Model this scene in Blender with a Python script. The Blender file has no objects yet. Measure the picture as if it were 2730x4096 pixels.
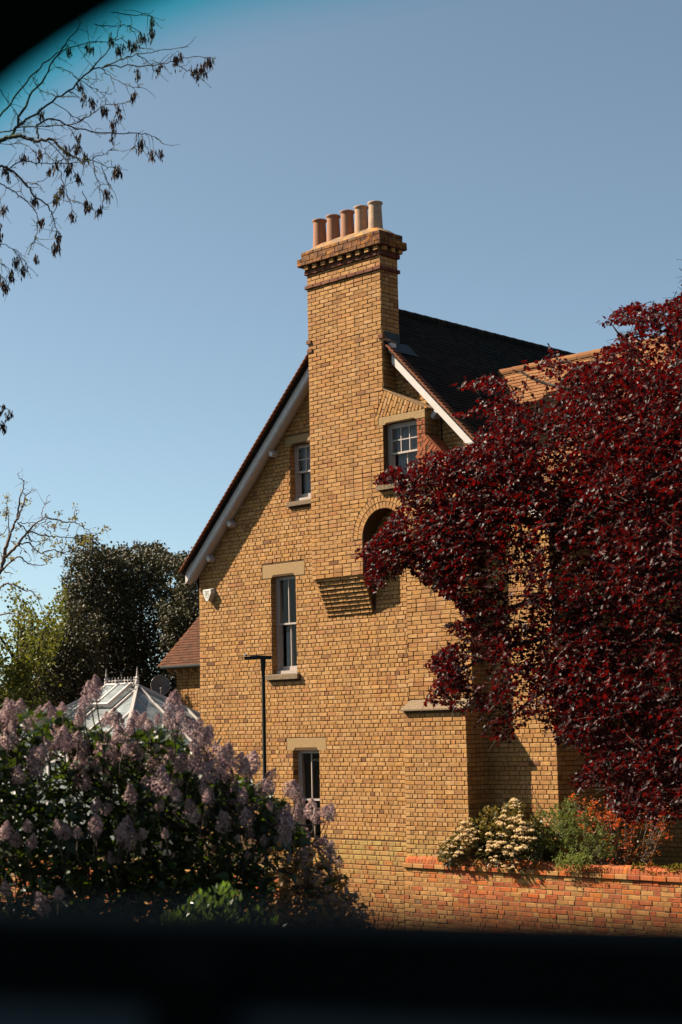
import bpy, math, random
import numpy as np
from mathutils import Matrix, Vector

rng = np.random.default_rng(7)
random.seed(7)
SC = bpy.context.scene
COL = SC.collection

# ------------------------------------------------------------------ camera, sky, sun, exposure
GZ = 4.0                                             # camera (upper deck of a bus) above the ground
CAMP = np.array([25.183, -22.067, GZ])
yaw, pitch, roll = math.radians(43.8), math.radians(7.62), math.radians(-1.187)
FW = np.array([-math.sin(yaw) * math.cos(pitch), math.cos(yaw) * math.cos(pitch), math.sin(pitch)])
RT0 = np.array([math.cos(yaw), math.sin(yaw), 0.0])
UP0 = np.cross(RT0, FW)
RT = math.cos(roll) * RT0 + math.sin(roll) * UP0
UP = -math.sin(roll) * RT0 + math.cos(roll) * UP0
FPX = 6600.0
cam_d = bpy.data.cameras.new('camera')
cam = bpy.data.objects.new('camera', cam_d)
COL.objects.link(cam)
M = Matrix.Identity(4)
for i in range(3):
    M[i][0], M[i][1], M[i][2], M[i][3] = RT[i], UP[i], -FW[i], CAMP[i]
cam.matrix_world = M
cam_d.sensor_fit = 'VERTICAL'
cam_d.sensor_height = 36.0
cam_d.lens = 36.0 * FPX / 4096
cam_d.clip_start = 0.05
cam_d.clip_end = 3000
cam_d.dof.use_dof = True
cam_d.dof.focus_distance = 29.0
cam_d.dof.aperture_fstop = 4.6
SC.camera = cam

SUNDIR = np.array([1.66, 1.0, -1.66]); SUNDIR /= np.linalg.norm(SUNDIR)   # direction the light travels
world = bpy.data.worlds.new("World"); SC.world = world
world.use_nodes = True
wn = world.node_tree.nodes; wn.clear()
sky = wn.new('ShaderNodeTexSky'); sky.sky_type = 'NISHITA'; sky.sun_disc = False
sky.sun_elevation = math.radians(40.6)
sky.sun_rotation = math.atan2(-SUNDIR[0], -SUNDIR[1])
sky.altitude = 60; sky.air_density = 0.62; sky.dust_density = 0.9; sky.ozone_density = 1.0
bg = wn.new('ShaderNodeBackground'); bg.inputs['Strength'].default_value = 0.05
hs = wn.new('ShaderNodeHueSaturation'); hs.inputs['Saturation'].default_value = 0.81
wo = wn.new('ShaderNodeOutputWorld')
wm = wn.new('ShaderNodeMix'); wm.data_type = 'RGBA'; wm.blend_type = 'MULTIPLY'; wm.inputs[0].default_value = 1.0; wm.inputs[7].default_value = (1.02, 1.16, 1.07, 1)   # white balance of the picture
world.node_tree.links.new(sky.outputs[0], hs.inputs['Color']); world.node_tree.links.new(hs.outputs[0], wm.inputs[6]); world.node_tree.links.new(wm.outputs[2], bg.inputs[0]); world.node_tree.links.new(bg.outputs[0], wo.inputs[0])

sun_d = bpy.data.lights.new('sun', 'SUN'); sun_d.energy = 5.0; sun_d.angle = math.radians(0.5)
sun_d.color = (1.0, 0.86, 0.68)
sun = bpy.data.objects.new('sun', sun_d); COL.objects.link(sun)
sun.rotation_euler = Vector(SUNDIR.tolist()).to_track_quat('-Z', 'Y').to_euler()
sun.location = (0, -30, 60)

vs = SC.view_settings
vs.view_transform = 'Standard'; vs.look = 'None'; vs.exposure = 1.5; vs.gamma = 1.0; vs.use_curve_mapping = False
SC.cycles.max_bounces = 6; SC.cycles.transparent_max_bounces = 16
SC.cycles.caustics_reflective = False; SC.cycles.caustics_refractive = False
SC.cycles.use_denoising = True

# ------------------------------------------------------------------ pixel helpers (photo pixels 2730 x 4096)
def ray(px, py):
    return FW * FPX + RT * (px - 1365) - UP * (py - 2048)
def at(px, py, depth):
    return CAMP + ray(px, py) / FPX * depth
def on_y(px, py, Y):
    d = ray(px, py); return CAMP + d * ((Y - CAMP[1]) / d[1])
def proj(P):
    Q = np.atleast_2d(np.asarray(P, float)) - CAMP
    k = Q @ FW
    return np.stack([1365 + FPX * (Q @ RT) / k, 2048 - FPX * (Q @ UP) / k, k], 1)

# ------------------------------------------------------------------ materials
MATS = {}
def nodes_of(name):
    m = bpy.data.materials.new(name); m.use_nodes = True
    nt = m.node_tree; b = nt.nodes['Principled BSDF']
    MATS[name] = m
    return m, nt, b
def L(nt, a, b): nt.links.new(a, b)
def ramp(nt, stops, interp='LINEAR'):
    r = nt.nodes.new('ShaderNodeValToRGB'); r.color_ramp.interpolation = interp
    e = r.color_ramp.elements
    while len(e) > 1: e.remove(e[-1])
    e[0].position = stops[0][0]; e[0].color = (*stops[0][1], 1)
    for p, c in stops[1:]:
        k = e.new(p); k.color = (*c, 1)
    return r
def noise(nt, scale, detail=4, rough=0.6, vec=None):
    n = nt.nodes.new('ShaderNodeTexNoise'); n.inputs['Scale'].default_value = scale
    n.inputs['Detail'].default_value = detail; n.inputs['Roughness'].default_value = rough
    if vec is None:
        g = nt.nodes.new('ShaderNodeNewGeometry'); vec = g.outputs['Position']
    L(nt, vec, n.inputs['Vector'])
    return n
def mix(nt, mode, fac, a, b):
    m = nt.nodes.new('ShaderNodeMix'); m.data_type = 'RGBA'; m.blend_type = mode
    for v, s in ((fac, m.inputs[0]), (a, m.inputs[6]), (b, m.inputs[7])):
        if hasattr(v, 'is_linked') or hasattr(v, 'links'): L(nt, v, s)
        elif isinstance(v, tuple): s.default_value = (*v, 1)
        else: s.default_value = v
    return m.outputs[2]
def attr(nt, name='rnd'):
    a = nt.nodes.new('ShaderNodeAttribute'); a.attribute_name = name; return a
def mrange(nt, v, a, b, c=0.0, d=1.0):
    m = nt.nodes.new('ShaderNodeMapRange'); L(nt, v, m.inputs[0])
    m.inputs[1].default_value = a; m.inputs[2].default_value = b; m.inputs[3].default_value = c; m.inputs[4].default_value = d
    return m.outputs[0]
def bump(nt, b, h, strength=0.5, dist=0.01):
    k = nt.nodes.new('ShaderNodeBump'); k.inputs['Strength'].default_value = strength; k.inputs['Distance'].default_value = dist
    L(nt, h, k.inputs['Height']); L(nt, k.outputs[0], b.inputs['Normal'])

def plain(name, col, rough=0.6, spec=0.4, metal=0.0, var=0.25, scale=18, bmp=0.25, dirt=None):
    col = tuple(0.60 * c for c in col)
    m, nt, b = nodes_of(name)
    n = noise(nt, scale, 5)
    dark = tuple(c * (1 - var) for c in col); lite = tuple(min(1, c * (1 + var * 0.6)) for c in col)
    r = ramp(nt, [(0.3, dark), (0.7, lite)]); L(nt, n.outputs[0], r.inputs[0])
    out = r.outputs[0]
    if dirt:
        n2 = noise(nt, dirt[1], 6, 0.7); f = mrange(nt, n2.outputs[0], dirt[2], dirt[2] + 0.12)
        out = mix(nt, 'MIX', f, out, dirt[0])
    L(nt, out, b.inputs['Base Color'])
    b.inputs['Roughness'].default_value = rough; b.inputs['Specular IOR Level'].default_value = spec
    b.inputs['Metallic'].default_value = metal
    if bmp: bump(nt, b, n.outputs[0], bmp, 0.01)
    return m

def brick_mat(name, stops, interp='LINEAR', stain=(0.09, 0.045, 0.018), moss=None, bstr=0.6):
    stops = [(p, (c[0] * 0.585, c[1] * 0.512, c[2] * 0.44)) for p, c in stops]
    m, nt, b = nodes_of(name)
    a = attr(nt); r = ramp(nt, stops, interp); L(nt, a.outputs['Fac'], r.inputs[0])
    n1 = noise(nt, 55, 6, 0.7); v1 = mrange(nt, n1.outputs[0], 0.25, 0.75, 0.72, 1.25)
    n2 = noise(nt, 9, 4, 0.6); v2 = mrange(nt, n2.outputs[0], 0.3, 0.7, 0.86, 1.12)
    mu = nt.nodes.new('ShaderNodeMath'); mu.operation = 'MULTIPLY'; L(nt, v1, mu.inputs[0]); L(nt, v2, mu.inputs[1])
    cc = nt.nodes.new('ShaderNodeCombineColor')
    for i in range(3): L(nt, mu.outputs[0], cc.inputs[i])
    c = mix(nt, 'MULTIPLY', 1.0, r.outputs[0], cc.outputs[0])
    n3 = noise(nt, 26, 5, 0.75); f = mrange(nt, n3.outputs[0], 0.60, 0.72)
    c = mix(nt, 'MIX', f, c, stain)
    gp = nt.nodes.new('ShaderNodeNewGeometry'); mp = nt.nodes.new('ShaderNodeMapping'); mp.inputs['Scale'].default_value = (5.0, 5.0, 0.55); L(nt, gp.outputs['Position'], mp.inputs['Vector'])
    n6 = noise(nt, 1.0, 5, 0.65, mp.outputs[0]); f6 = mrange(nt, n6.outputs[0], 0.50, 0.78, 0.0, 0.42)
    c = mix(nt, 'MIX', f6, c, (0.12, 0.065, 0.027))
    n4 = noise(nt, 1.3, 3, 0.5); f4 = mrange(nt, n4.outputs[0], 0.42, 0.7, 0.0, 0.28)
    c = mix(nt, 'MIX', f4, c, (0.24, 0.135, 0.052))
    if moss:
        g = nt.nodes.new('ShaderNodeNewGeometry'); s = nt.nodes.new('ShaderNodeSeparateXYZ'); L(nt, g.outputs['Position'], s.inputs[0])
        zf = mrange(nt, s.outputs['Z'], moss[1], moss[2]); n5 = noise(nt, 4.5, 6, 0.7)
        nf = mrange(nt, n5.outputs[0], moss[3], moss[3] + 0.2)
        k = nt.nodes.new('ShaderNodeMath'); k.operation = 'MULTIPLY'; L(nt, zf, k.inputs[0]); L(nt, nf, k.inputs[1])
        c = mix(nt, 'MIX', k.outputs[0], c, moss[0])
    L(nt, c, b.inputs['Base Color']); b.inputs['Roughness'].default_value = 0.88; b.inputs['Specular IOR Level'].default_value = 0.25
    nb = noise(nt, 120, 5, 0.7)
    bump(nt, b, nb.outputs[0], bstr, 0.006)
    return m

YEL = [(0.0, (0.42, 0.22, 0.07)), (0.10, (0.54, 0.31, 0.112)), (0.3, (0.60, 0.36, 0.145)), (0.45, (0.48, 0.255, 0.082)),
       (0.6, (0.64, 0.40, 0.17)), (0.72, (0.58, 0.32, 0.095)), (0.84, (0.50, 0.245, 0.10)), (0.93, (0.64, 0.42, 0.20)), (0.985, (0.40, 0.20, 0.08)), (1.0, (0.20, 0.09, 0.045))]
brick_mat('yellow_brick', YEL, moss=((0.25, 0.19, 0.055), 2.35, 1.75, 0.42))
brick_mat('stack_brick', [(p, (c[0] * 1.0, c[1] * 0.98, c[2] * 0.98)) for p, c in YEL], moss=None)
brick_mat('mossy_cap_brick', [(0, (0.10, 0.04, 0.02)), (0.5, (0.20, 0.07, 0.028)), (1, (0.19, 0.10, 0.04))], stain=(0.05, 0.025, 0.012), moss=((0.34, 0.13, 0.01), 12.6, 12.9, 0.48))
brick_mat('dark_red_brick', [(0, (0.13, 0.035, 0.025)), (0.5, (0.20, 0.05, 0.03)), (1, (0.09, 0.035, 0.03))])
brick_mat('red_jamb_brick', [(0, (0.36, 0.07, 0.03)), (0.5, (0.46, 0.11, 0.04)), (1, (0.28, 0.06, 0.03))])
brick_mat('old_wall_brick', [(p_, (c_[0] * 1.08, c_[1] * 1.04, c_[2] * 0.78)) for p_, c_ in [(0.0, (0.56, 0.155, 0.045)), (0.13, (0.47, 0.12, 0.05)), (0.25, (0.58, 0.33, 0.16)), (0.37, (0.42, 0.13, 0.065)), (0.48, (0.60, 0.20, 0.05)),
          (0.56, (0.50, 0.27, 0.115)), (0.66, (0.37, 0.10, 0.05)), (0.76, (0.56, 0.34, 0.17)), (0.81, (0.55, 0.185, 0.09)), (0.88, (0.44, 0.22, 0.10)), (0.93, (0.22, 0.17, 0.14)), (0.975, (0.64, 0.46, 0.32))]],
          'CONSTANT', stain=(0.30, 0.17, 0.08), moss=((0.30, 0.21, 0.09), 1.2, 0.4, 0.4))
brick_mat('plinth_brick', [(0.0, (0.46, 0.25, 0.085)), (0.3, (0.52, 0.31, 0.12)), (0.55, (0.42, 0.20, 0.07)), (0.75, (0.50, 0.19, 0.06)), (0.9, (0.36, 0.21, 0.08))],
          'CONSTANT', stain=(0.2, 0.14, 0.045), moss=((0.27, 0.20, 0.06), 1.3, 1.9, 0.42))
plain('dark_mortar', (0.15, 0.086, 0.042), 0.95, 0.1, var=0.5, scale=60, bmp=0.6)
plain('buff_mortar', (0.34, 0.20, 0.09), 0.95, 0.1, var=0.35, scale=50, bmp=0.6)
plain('buff_stone', (0.43, 0.275, 0.12), 0.85, 0.25, var=0.22, scale=35, bmp=0.5, dirt=((0.27, 0.165, 0.085), 14, 0.57))
plain('grey_stone', (0.27, 0.19, 0.115), 0.9, 0.2, var=0.35, scale=30, bmp=0.6, dirt=((0.30, 0.25, 0.17), 22, 0.62))
plain('white_paint', (0.74, 0.66, 0.62), 0.5, 0.4, var=0.10, scale=8, bmp=0.12, dirt=((0.42, 0.34, 0.27), 12, 0.64))
plain('shaded_sash_paint', (0.56, 0.46, 0.40), 0.45, 0.4, var=0.10, scale=14, bmp=0.1)  # browner than the white paint: shade of the reveals put into the colour
plain('dark_room', (0.02, 0.018, 0.016), 0.9, 0.1, bmp=0)
plain('net_curtain', (0.30, 0.33, 0.36), 0.9, 0.1, var=0.3, scale=5, bmp=0.1)
plain('lead_sheet', (0.035, 0.05, 0.06), 0.7, 0.3, metal=0.0, var=0.4, scale=6)
plain('cement_flaunching', (0.30, 0.20, 0.115), 0.9, 0.2, var=0.3, scale=25, dirt=((0.50, 0.20, 0.02), 5, 0.50), bmp=0.7)
plain('black_iron', (0.02, 0.022, 0.02), 0.8, 0.2, var=0.2)
plain('lamp_paint', (0.018, 0.022, 0.015), 0.6, 0.25, var=0.2, bmp=0.05)
plain('lamp_top', (0.30, 0.33, 0.28), 0.4, 0.5, var=0.15, bmp=0.05)
plain('alarm_plastic', (0.74, 0.70, 0.62), 0.45, 0.4, var=0.06, bmp=0.05)
plain('print_grey', (0.22, 0.21, 0.17), 0.6, 0.3, var=0.1, bmp=0)
plain('dish_metal', (0.17, 0.14, 0.13), 0.5, 0.5, var=0.25, bmp=0.05)
plain('dish_rim', (0.60, 0.52, 0.45), 0.5, 0.5, var=0.1, bmp=0)
plain('moss', (0.24, 0.19, 0.02), 0.95, 0.1, var=0.7, scale=30, bmp=1.0)
plain('bark', (0.085, 0.065, 0.045), 0.9, 0.2, var=0.5, scale=20, bmp=0.8)
plain('pale_bark', (0.24, 0.17, 0.13), 0.85, 0.2, var=0.4, scale=12, bmp=0.6)
plain('green_twig', (0.05, 0.055, 0.025), 0.8, 0.2, var=0.4, scale=12, bmp=0.3)
plain('soil', (0.045, 0.04, 0.025), 0.95, 0.1, var=0.5, scale=4, bmp=0.8)
plain('asphalt', (0.05, 0.05, 0.052), 0.9, 0.2, var=0.3, scale=40, bmp=0.4)
plain('paving', (0.22, 0.20, 0.18), 0.85, 0.2, var=0.25, scale=10, bmp=0.3)
plain('road_paint', (0.75, 0.75, 0.72), 0.7, 0.3, var=0.15)
plain('kerb_stone', (0.30, 0.29, 0.27), 0.85, 0.2, var=0.25)
plain('bus_rubber', (0.008, 0.013, 0.013), 0.9, 0.08, var=0.1, bmp=0)
plain('bus_trim', (0.02, 0.032, 0.036), 0.8, 0.15, var=0.1, bmp=0)
plain('bus_panel', (0.10, 0.14, 0.18), 0.6, 0.3, var=0.1, bmp=0)
plain('bus_body', (0.35, 0.05, 0.04), 0.35, 0.5, var=0.05, bmp=0)
plain('car_blue', (0.02, 0.22, 0.55), 0.25, 0.6, var=0.03, bmp=0)
plain('car_black', (0.015, 0.015, 0.017), 0.4, 0.5, var=0.1, bmp=0)
plain('car_glass', (0.02, 0.025, 0.03), 0.08, 0.6, var=0.05, bmp=0)
plain('chrome', (0.6, 0.6, 0.6), 0.15, 0.6, metal=1.0, var=0.05, bmp=0)
plain('anther_cream', (0.98, 0.70, 0.36), 0.85, 0.2, var=0.25, scale=60, bmp=0.6)

def pot_mat():
    m, nt, b = nodes_of('terracotta'); a = attr(nt)
    r = ramp(nt, [(0, (0.24, 0.095, 0.045)), (0.5, (0.29, 0.145, 0.08)), (1, (0.36, 0.24, 0.16))]); L(nt, a.outputs['Fac'], r.inputs[0])
    n = noise(nt, 10, 5, 0.7); f = mrange(nt, n.outputs[0], 0.45, 0.75)
    c = mix(nt, 'MIX', f, r.outputs[0], (0.22, 0.15, 0.10)); L(nt, c, b.inputs['Base Color'])
    b.inputs['Roughness'].default_value = 0.8; b.inputs['Specular IOR Level'].default_value = 0.25; bump(nt, b, n.outputs[0], 0.3, 0.01)
pot_mat()
def tile_mat(name, stops, dirt, moss=None):
    stops = [(p, tuple(0.57 * k for k in c)) for p, c in stops]; dirt = tuple(0.56 * k for k in dirt)
    m, nt, b = nodes_of(name); a = attr(nt); r = ramp(nt, stops); L(nt, a.outputs['Fac'], r.inputs[0])
    n = noise(nt, 24, 6, 0.75); f = mrange(nt, n.outputs[0], 0.52, 0.7)
    c = mix(nt, 'MIX', f, r.outputs[0], dirt); L(nt, c, b.inputs['Base Color'])
    b.inputs['Roughness'].default_value = 0.9; b.inputs['Specular IOR Level'].default_value = 0.1; bump(nt, b, n.outputs[0], 0.5, 0.01)
tile_mat('shaded_tile', [(0, (0.014, 0.011, 0.009)), (0.5, (0.022, 0.017, 0.012)), (1, (0.036, 0.024, 0.015))], (0.026, 0.024, 0.018))  # near black: shade of the right slope is put into the tile colour
tile_mat('orange_tile', [(0, (0.30, 0.13, 0.055)), (0.5, (0.37, 0.175, 0.075)), (1, (0.26, 0.105, 0.045))], (0.25, 0.15, 0.07))
tile_mat('brown_tile', [(0, (0.12, 0.048, 0.026)), (0.5, (0.155, 0.064, 0.034)), (1, (0.08, 0.038, 0.024))], (0.20, 0.10, 0.06))
tile_mat('verge_tile', [(0, (0.34, 0.12, 0.06)), (1, (0.22, 0.09, 0.05))], (0.12, 0.07, 0.04))

def glass_mat(name, refl=0.04, tint=(1, 1, 1), rough=0.02, ior=1.5, boost=1.0):
    m = bpy.data.materials.new(name); m.use_nodes = True; nt = m.node_tree; nt.nodes.clear(); MATS[name] = m
    t = nt.nodes.new('ShaderNodeBsdfTransparent'); t.inputs[0].default_value = (*tint, 1)
    g = nt.nodes.new('ShaderNodeBsdfGlossy'); g.inputs['Roughness'].default_value = rough
    nz = noise(nt, 7.0, 2, 0.5); bm = nt.nodes.new('ShaderNodeBump'); bm.inputs['Strength'].default_value = 0.25; bm.inputs['Distance'].default_value = 0.01; L(nt, nz.outputs[0], bm.inputs['Height']); L(nt, bm.outputs[0], g.inputs['Normal'])
    fr = nt.nodes.new('ShaderNodeFresnel'); fr.inputs[0].default_value = ior
    mu = nt.nodes.new('ShaderNodeMath'); mu.operation = 'MULTIPLY_ADD'; mu.inputs[1].default_value = boost; mu.inputs[2].default_value = refl; mu.use_clamp = True
    L(nt, fr.outputs[0], mu.inputs[0])
    x = nt.nodes.new('ShaderNodeMixShader'); L(nt, mu.outputs[0], x.inputs[0]); L(nt, t.outputs[0], x.inputs[1]); L(nt, g.outputs[0], x.inputs[2])
    o = nt.nodes.new('ShaderNodeOutputMaterial'); L(nt, x.outputs[0], o.inputs[0])
glass_mat('window_glass', 0.0, boost=0.42)
def dusty_sky_glass():
    m = bpy.data.materials.new('conservatory_glass'); m.use_nodes = True; nt = m.node_tree; MATS['conservatory_glass'] = m
    b = nt.nodes['Principled BSDF']; n = noise(nt, 2.2, 5, 0.7)
    r = ramp(nt, [(0.3, (0.20, 0.22, 0.22)), (0.7, (0.42, 0.46, 0.46))]); L(nt, n.outputs[0], r.inputs[0]); L(nt, r.outputs[0], b.inputs['Base Color'])  # pale grey stands for dust and for sky reflection put into the colour
    b.inputs['Roughness'].default_value = 0.12; b.inputs['Specular IOR Level'].default_value = 0.9
    a = mrange(nt, n.outputs[0], 0.3, 0.7, 0.45, 0.75); L(nt, a, b.inputs['Alpha'])
dusty_sky_glass()

def leaf_mat(name, stops, rough=0.4, trans=(0.2, 0.3, 0.02), tw=0.35, spec=0.5):
    stops = [(p, tuple(0.57 * k for k in c)) for p, c in stops]; trans = tuple(0.48 * k for k in trans)
    m = bpy.data.materials.new(name); m.use_nodes = True; nt = m.node_tree; MATS[name] = m
    b = nt.nodes['Principled BSDF']; o = nt.nodes['Material Output']
    a = attr(nt); r = ramp(nt, stops); L(nt, a.outputs['Fac'], r.inputs[0]); L(nt, r.outputs[0], b.inputs['Base Color'])
    b.inputs['Roughness'].default_value = rough; b.inputs['Specular IOR Level'].default_value = spec
    t = nt.nodes.new('ShaderNodeBsdfTranslucent')
    r2 = ramp(nt, [(p, tuple(min(1, x * k) for x, k in zip(trans, (0.6 + 0.8 * p,) * 3))) for p in (0.0, 1.0)])
    L(nt, a.outputs['Fac'], r2.inputs[0]); L(nt, r2.outputs[0], t.inputs[0])
    x = nt.nodes.new('ShaderNodeMixShader'); x.inputs[0].default_value = tw
    L(nt, b.outputs[0], x.inputs[1]); L(nt, t.outputs[0], x.inputs[2]); L(nt, x.outputs[0], o.inputs[0])
leaf_mat('plum_leaf', [(0, (0.014, 0.003, 0.004)), (0.55, (0.032, 0.005, 0.006)), (0.85, (0.07, 0.010, 0.010)), (1, (0.15, 0.02, 0.018))], 0.5, (0.32, 0.008, 0.007), 0.26, 0.22)
leaf_mat('lilac_leaf', [(0, (0.012, 0.022, 0.009)), (0.6, (0.025, 0.045, 0.014)), (1, (0.05, 0.08, 0.02))], 0.4, (0.14, 0.22, 0.012), 0.28, 0.3)
leaf_mat('brown_leaf', [(0, (0.14, 0.065, 0.025)), (0.5, (0.34, 0.17, 0.055)), (1, (0.60, 0.34, 0.11))], 0.6, (0.45, 0.20, 0.04), 0.35, 0.3)
leaf_mat('lilac_flower', [(0, (0.38, 0.21, 0.22)), (0.45, (0.66, 0.43, 0.42)), (0.85, (0.88, 0.63, 0.56)), (1, (0.78, 0.54, 0.38))], 0.7, (0.50, 0.30, 0.36), 0.3, 0.2)
leaf_mat('hedge_leaf', [(0, (0.035, 0.06, 0.018)), (0.6, (0.07, 0.12, 0.03)), (1, (0.13, 0.19, 0.05))], 0.35, (0.22, 0.36, 0.04), 0.3, 0.5)
leaf_mat('oak_leaf', [(0, (0.03, 0.032, 0.010)), (0.4, (0.07, 0.066, 0.02)), (0.8, (0.17, 0.13, 0.045)), (1, (0.34, 0.24, 0.11))], 0.65, (0.08, 0.07, 0.02), 0.2, 0.5)  # pale end of the ramp puts sunlit speckles into the leaf colour
leaf_mat('yellow_green_leaf', [(0, (0.08, 0.095, 0.015)), (0.6, (0.17, 0.18, 0.03)), (1, (0.28, 0.25, 0.05))], 0.5, (0.30, 0.30, 0.03), 0.4, 0.3)
leaf_mat('bud_leaf', [(0, (0.20, 0.18, 0.05)), (0.6, (0.36, 0.29, 0.06)), (1, (0.50, 0.38, 0.08))], 0.5, (0.6, 0.5, 0.08), 0.35, 0.3)
leaf_mat('ash_key', [(0, (0.025, 0.014, 0.014)), (0.7, (0.05, 0.028, 0.026)), (1, (0.10, 0.055, 0.045))], 0.7, (0.10, 0.05, 0.03), 0.15, 0.2)
leaf_mat('viburnum_leaf', [(0, (0.03, 0.05, 0.018)), (0.5, (0.07, 0.085, 0.03)), (0.8, (0.30, 0.20, 0.06)), (1, (0.62, 0.44, 0.17))], 0.4, (0.40, 0.30, 0.06), 0.3, 0.4)  # yellow end of the ramp is a highlight put into the leaf colour
leaf_mat('juniper_leaf', [(0, (0.07, 0.095, 0.025)), (0.5, (0.20, 0.24, 0.07)), (1, (0.42, 0.44, 0.11))], 0.6, (0.34, 0.42, 0.06), 0.3, 0.25)
leaf_mat('photinia_leaf', [(0, (0.05, 0.06, 0.02)), (0.4, (0.12, 0.10, 0.03)), (0.45, (0.60, 0.07, 0.02)), (1, (0.85, 0.17, 0.04))], 0.4, (0.95, 0.20, 0.03), 0.35, 0.4)

# ------------------------------------------------------------------ object helpers
def thing(name, label, cat, loc=(0, 0, 0), group=None):
    o = bpy.data.objects.new(name, None); COL.objects.link(o); o.location = loc
    o['label'] = label; o['category'] = cat
    o.empty_display_size = 0.2
    if group: o['group'] = group
    return o
def put(name, me, mat, parent=None, label=None, kind=None, mw=None):
    o = bpy.data.objects.new(name, me); COL.objects.link(o)
    if parent is not None:
        o.parent = parent
        p = Matrix.Translation(wloc(parent))
        o.matrix_parent_inverse = p.inverted()
    if mw is not None: o.matrix_basis = mw
    if mat and not me.materials: me.materials.append(MATS[mat])
    if label: o['label'] = label
    if kind: o['kind'] = kind
    return o
def wloc(o):
    # parts are modelled in place; only a top-level thing carries an offset
    return Vector(o.location) if o.parent is None else Vector((0, 0, 0))
def mesh(name, V, F, mat=None, rnd=None, smooth=False):
    """V (n,3); F (m,3|4) array or list of lists"""
    me = bpy.data.meshes.new(name)
    V = np.asarray(V, np.float32)
    if isinstance(F, np.ndarray):
        m, k = F.shape
        me.vertices.add(len(V)); me.vertices.foreach_set('co', V.ravel())
        me.loops.add(m * k); me.loops.foreach_set('vertex_index', F.ravel().astype(np.int32))
        me.polygons.add(m); me.polygons.foreach_set('loop_start', np.arange(0, m * k, k, dtype=np.int32))
        me.update(calc_edges=True)
    else:
        me.from_pydata(V.tolist(), [], [list(f) for f in F]); me.update()
    if rnd is not None:
        a = me.attributes.new('rnd', 'FLOAT', 'POINT'); a.data.foreach_set('value', np.asarray(rnd, np.float32))
    me.polygons.foreach_set('use_smooth', np.full(len(me.polygons), bool(smooth)))
    if mat: me.materials.append(MATS[mat])
    return me

class MB:
    def __init__(s): s.V = []; s.F = []; s.R = []
    def add(s, V, F, r=0.5):
        k = len(s.V); s.V += [tuple(map(float, v)) for v in V]; s.F += [[i + k for i in f] for f in F]; s.R += [r] * len(V); return s
    def box(s, a, b, r=0.5, rot=None, bev=0.0):
        (x0, y0, z0), (x1, y1, z1) = a, b
        if x0 > x1: x0, x1 = x1, x0
        if y0 > y1: y0, y1 = y1, y0
        if z0 > z1: z0, z1 = z1, z0
        V = [(x0, y0, z0), (x1, y0, z0), (x1, y1, z0), (x0, y1, z0), (x0, y0, z1), (x1, y0, z1), (x1, y1, z1), (x0, y1, z1)]
        if rot is not None: V = [tuple(rot @ Vector(v)) for v in V]
        return s.add(V, [(0, 3, 2, 1), (4, 5, 6, 7), (0, 1, 5, 4), (1, 2, 6, 5), (2, 3, 7, 6), (3, 0, 4, 7)], r)
    def quad(s, *p, r=0.5): return s.add(p, [tuple(range(len(p)))], r)
    def prism(s, poly, y0, y1, r=0.5):
        """poly in (x,z), extruded from y0 (front, towards the street) to y1"""
        n = len(poly)
        V = [(x, y0, z) for x, z in poly] + [(x, y1, z) for x, z in poly]
        F = [tuple(range(n)), tuple(range(2 * n - 1, n - 1, -1))]
        F += [((i + 1) % n, i, i + n, (i + 1) % n + n) for i in range(n)]
        return s.add(V, F, r)
    def prismx(s, poly, x0, x1, r=0.5):
        n = len(poly)
        V = [(x0, y, z) for y, z in poly] + [(x1, y, z) for y, z in poly]
        F = [tuple(range(n - 1, -1, -1)), tuple(range(n, 2 * n))]
        F += [(i, (i + 1) % n, (i + 1) % n + n, i + n) for i in range(n)]
        return s.add(V, F, r)
    def tube(s, pts, rad, n=6, r=0.5, cap=True):
        pts = [np.array(p, float) for p in pts]
        if not hasattr(rad, '__len__'): rad = [rad] * len(pts)
        k0 = len(s.V); up = np.array([0.31, 0.17, 0.93])
        for i, p in enumerate(pts):
            t = pts[min(i + 1, len(pts) - 1)] - pts[max(i - 1, 0)]
            t = t / (np.linalg.norm(t) + 1e-9)
            a = np.cross(t, up)
            if np.linalg.norm(a) < 0.05: a = np.cross(t, (1, 0, 0))
            a /= np.linalg.norm(a); b = np.cross(t, a)
            for j in range(n):
                th = 2 * math.pi * j / n
                s.V.append(tuple(p + rad[i] * (math.cos(th) * a + math.sin(th) * b))); s.R.append(r)
        for i in range(len(pts) - 1):
            for j in range(n):
                A = k0 + i * n + j; B = k0 + i * n + (j + 1) % n
                s.F.append([A, B, B + n, A + n])
        if cap:
            s.F.append([k0 + j for j in range(n)][::-1]); e = k0 + (len(pts) - 1) * n
            s.F.append([e + j for j in range(n)])
        return s
    def lathe(s, c, prof, n=20, r=0.5):
        k0 = len(s.V)
        for (rad, z) in prof:
            for j in range(n):
                th = 2 * math.pi * j / n; s.V.append((c[0] + rad * math.cos(th), c[1] + rad * math.sin(th), c[2] + z)); s.R.append(r)
        for i in range(len(prof) - 1):
            for j in range(n):
                A = k0 + i * n + j; B = k0 + i * n + (j + 1) % n; s.F.append([A, B, B + n, A + n])
        return s
    def build(s, name, mat, parent=None, label=None, kind=None, smooth=False):
        me = mesh(name, s.V, s.F, mat, s.R, smooth)
        return put(name, me, None, parent, label, kind)
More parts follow.
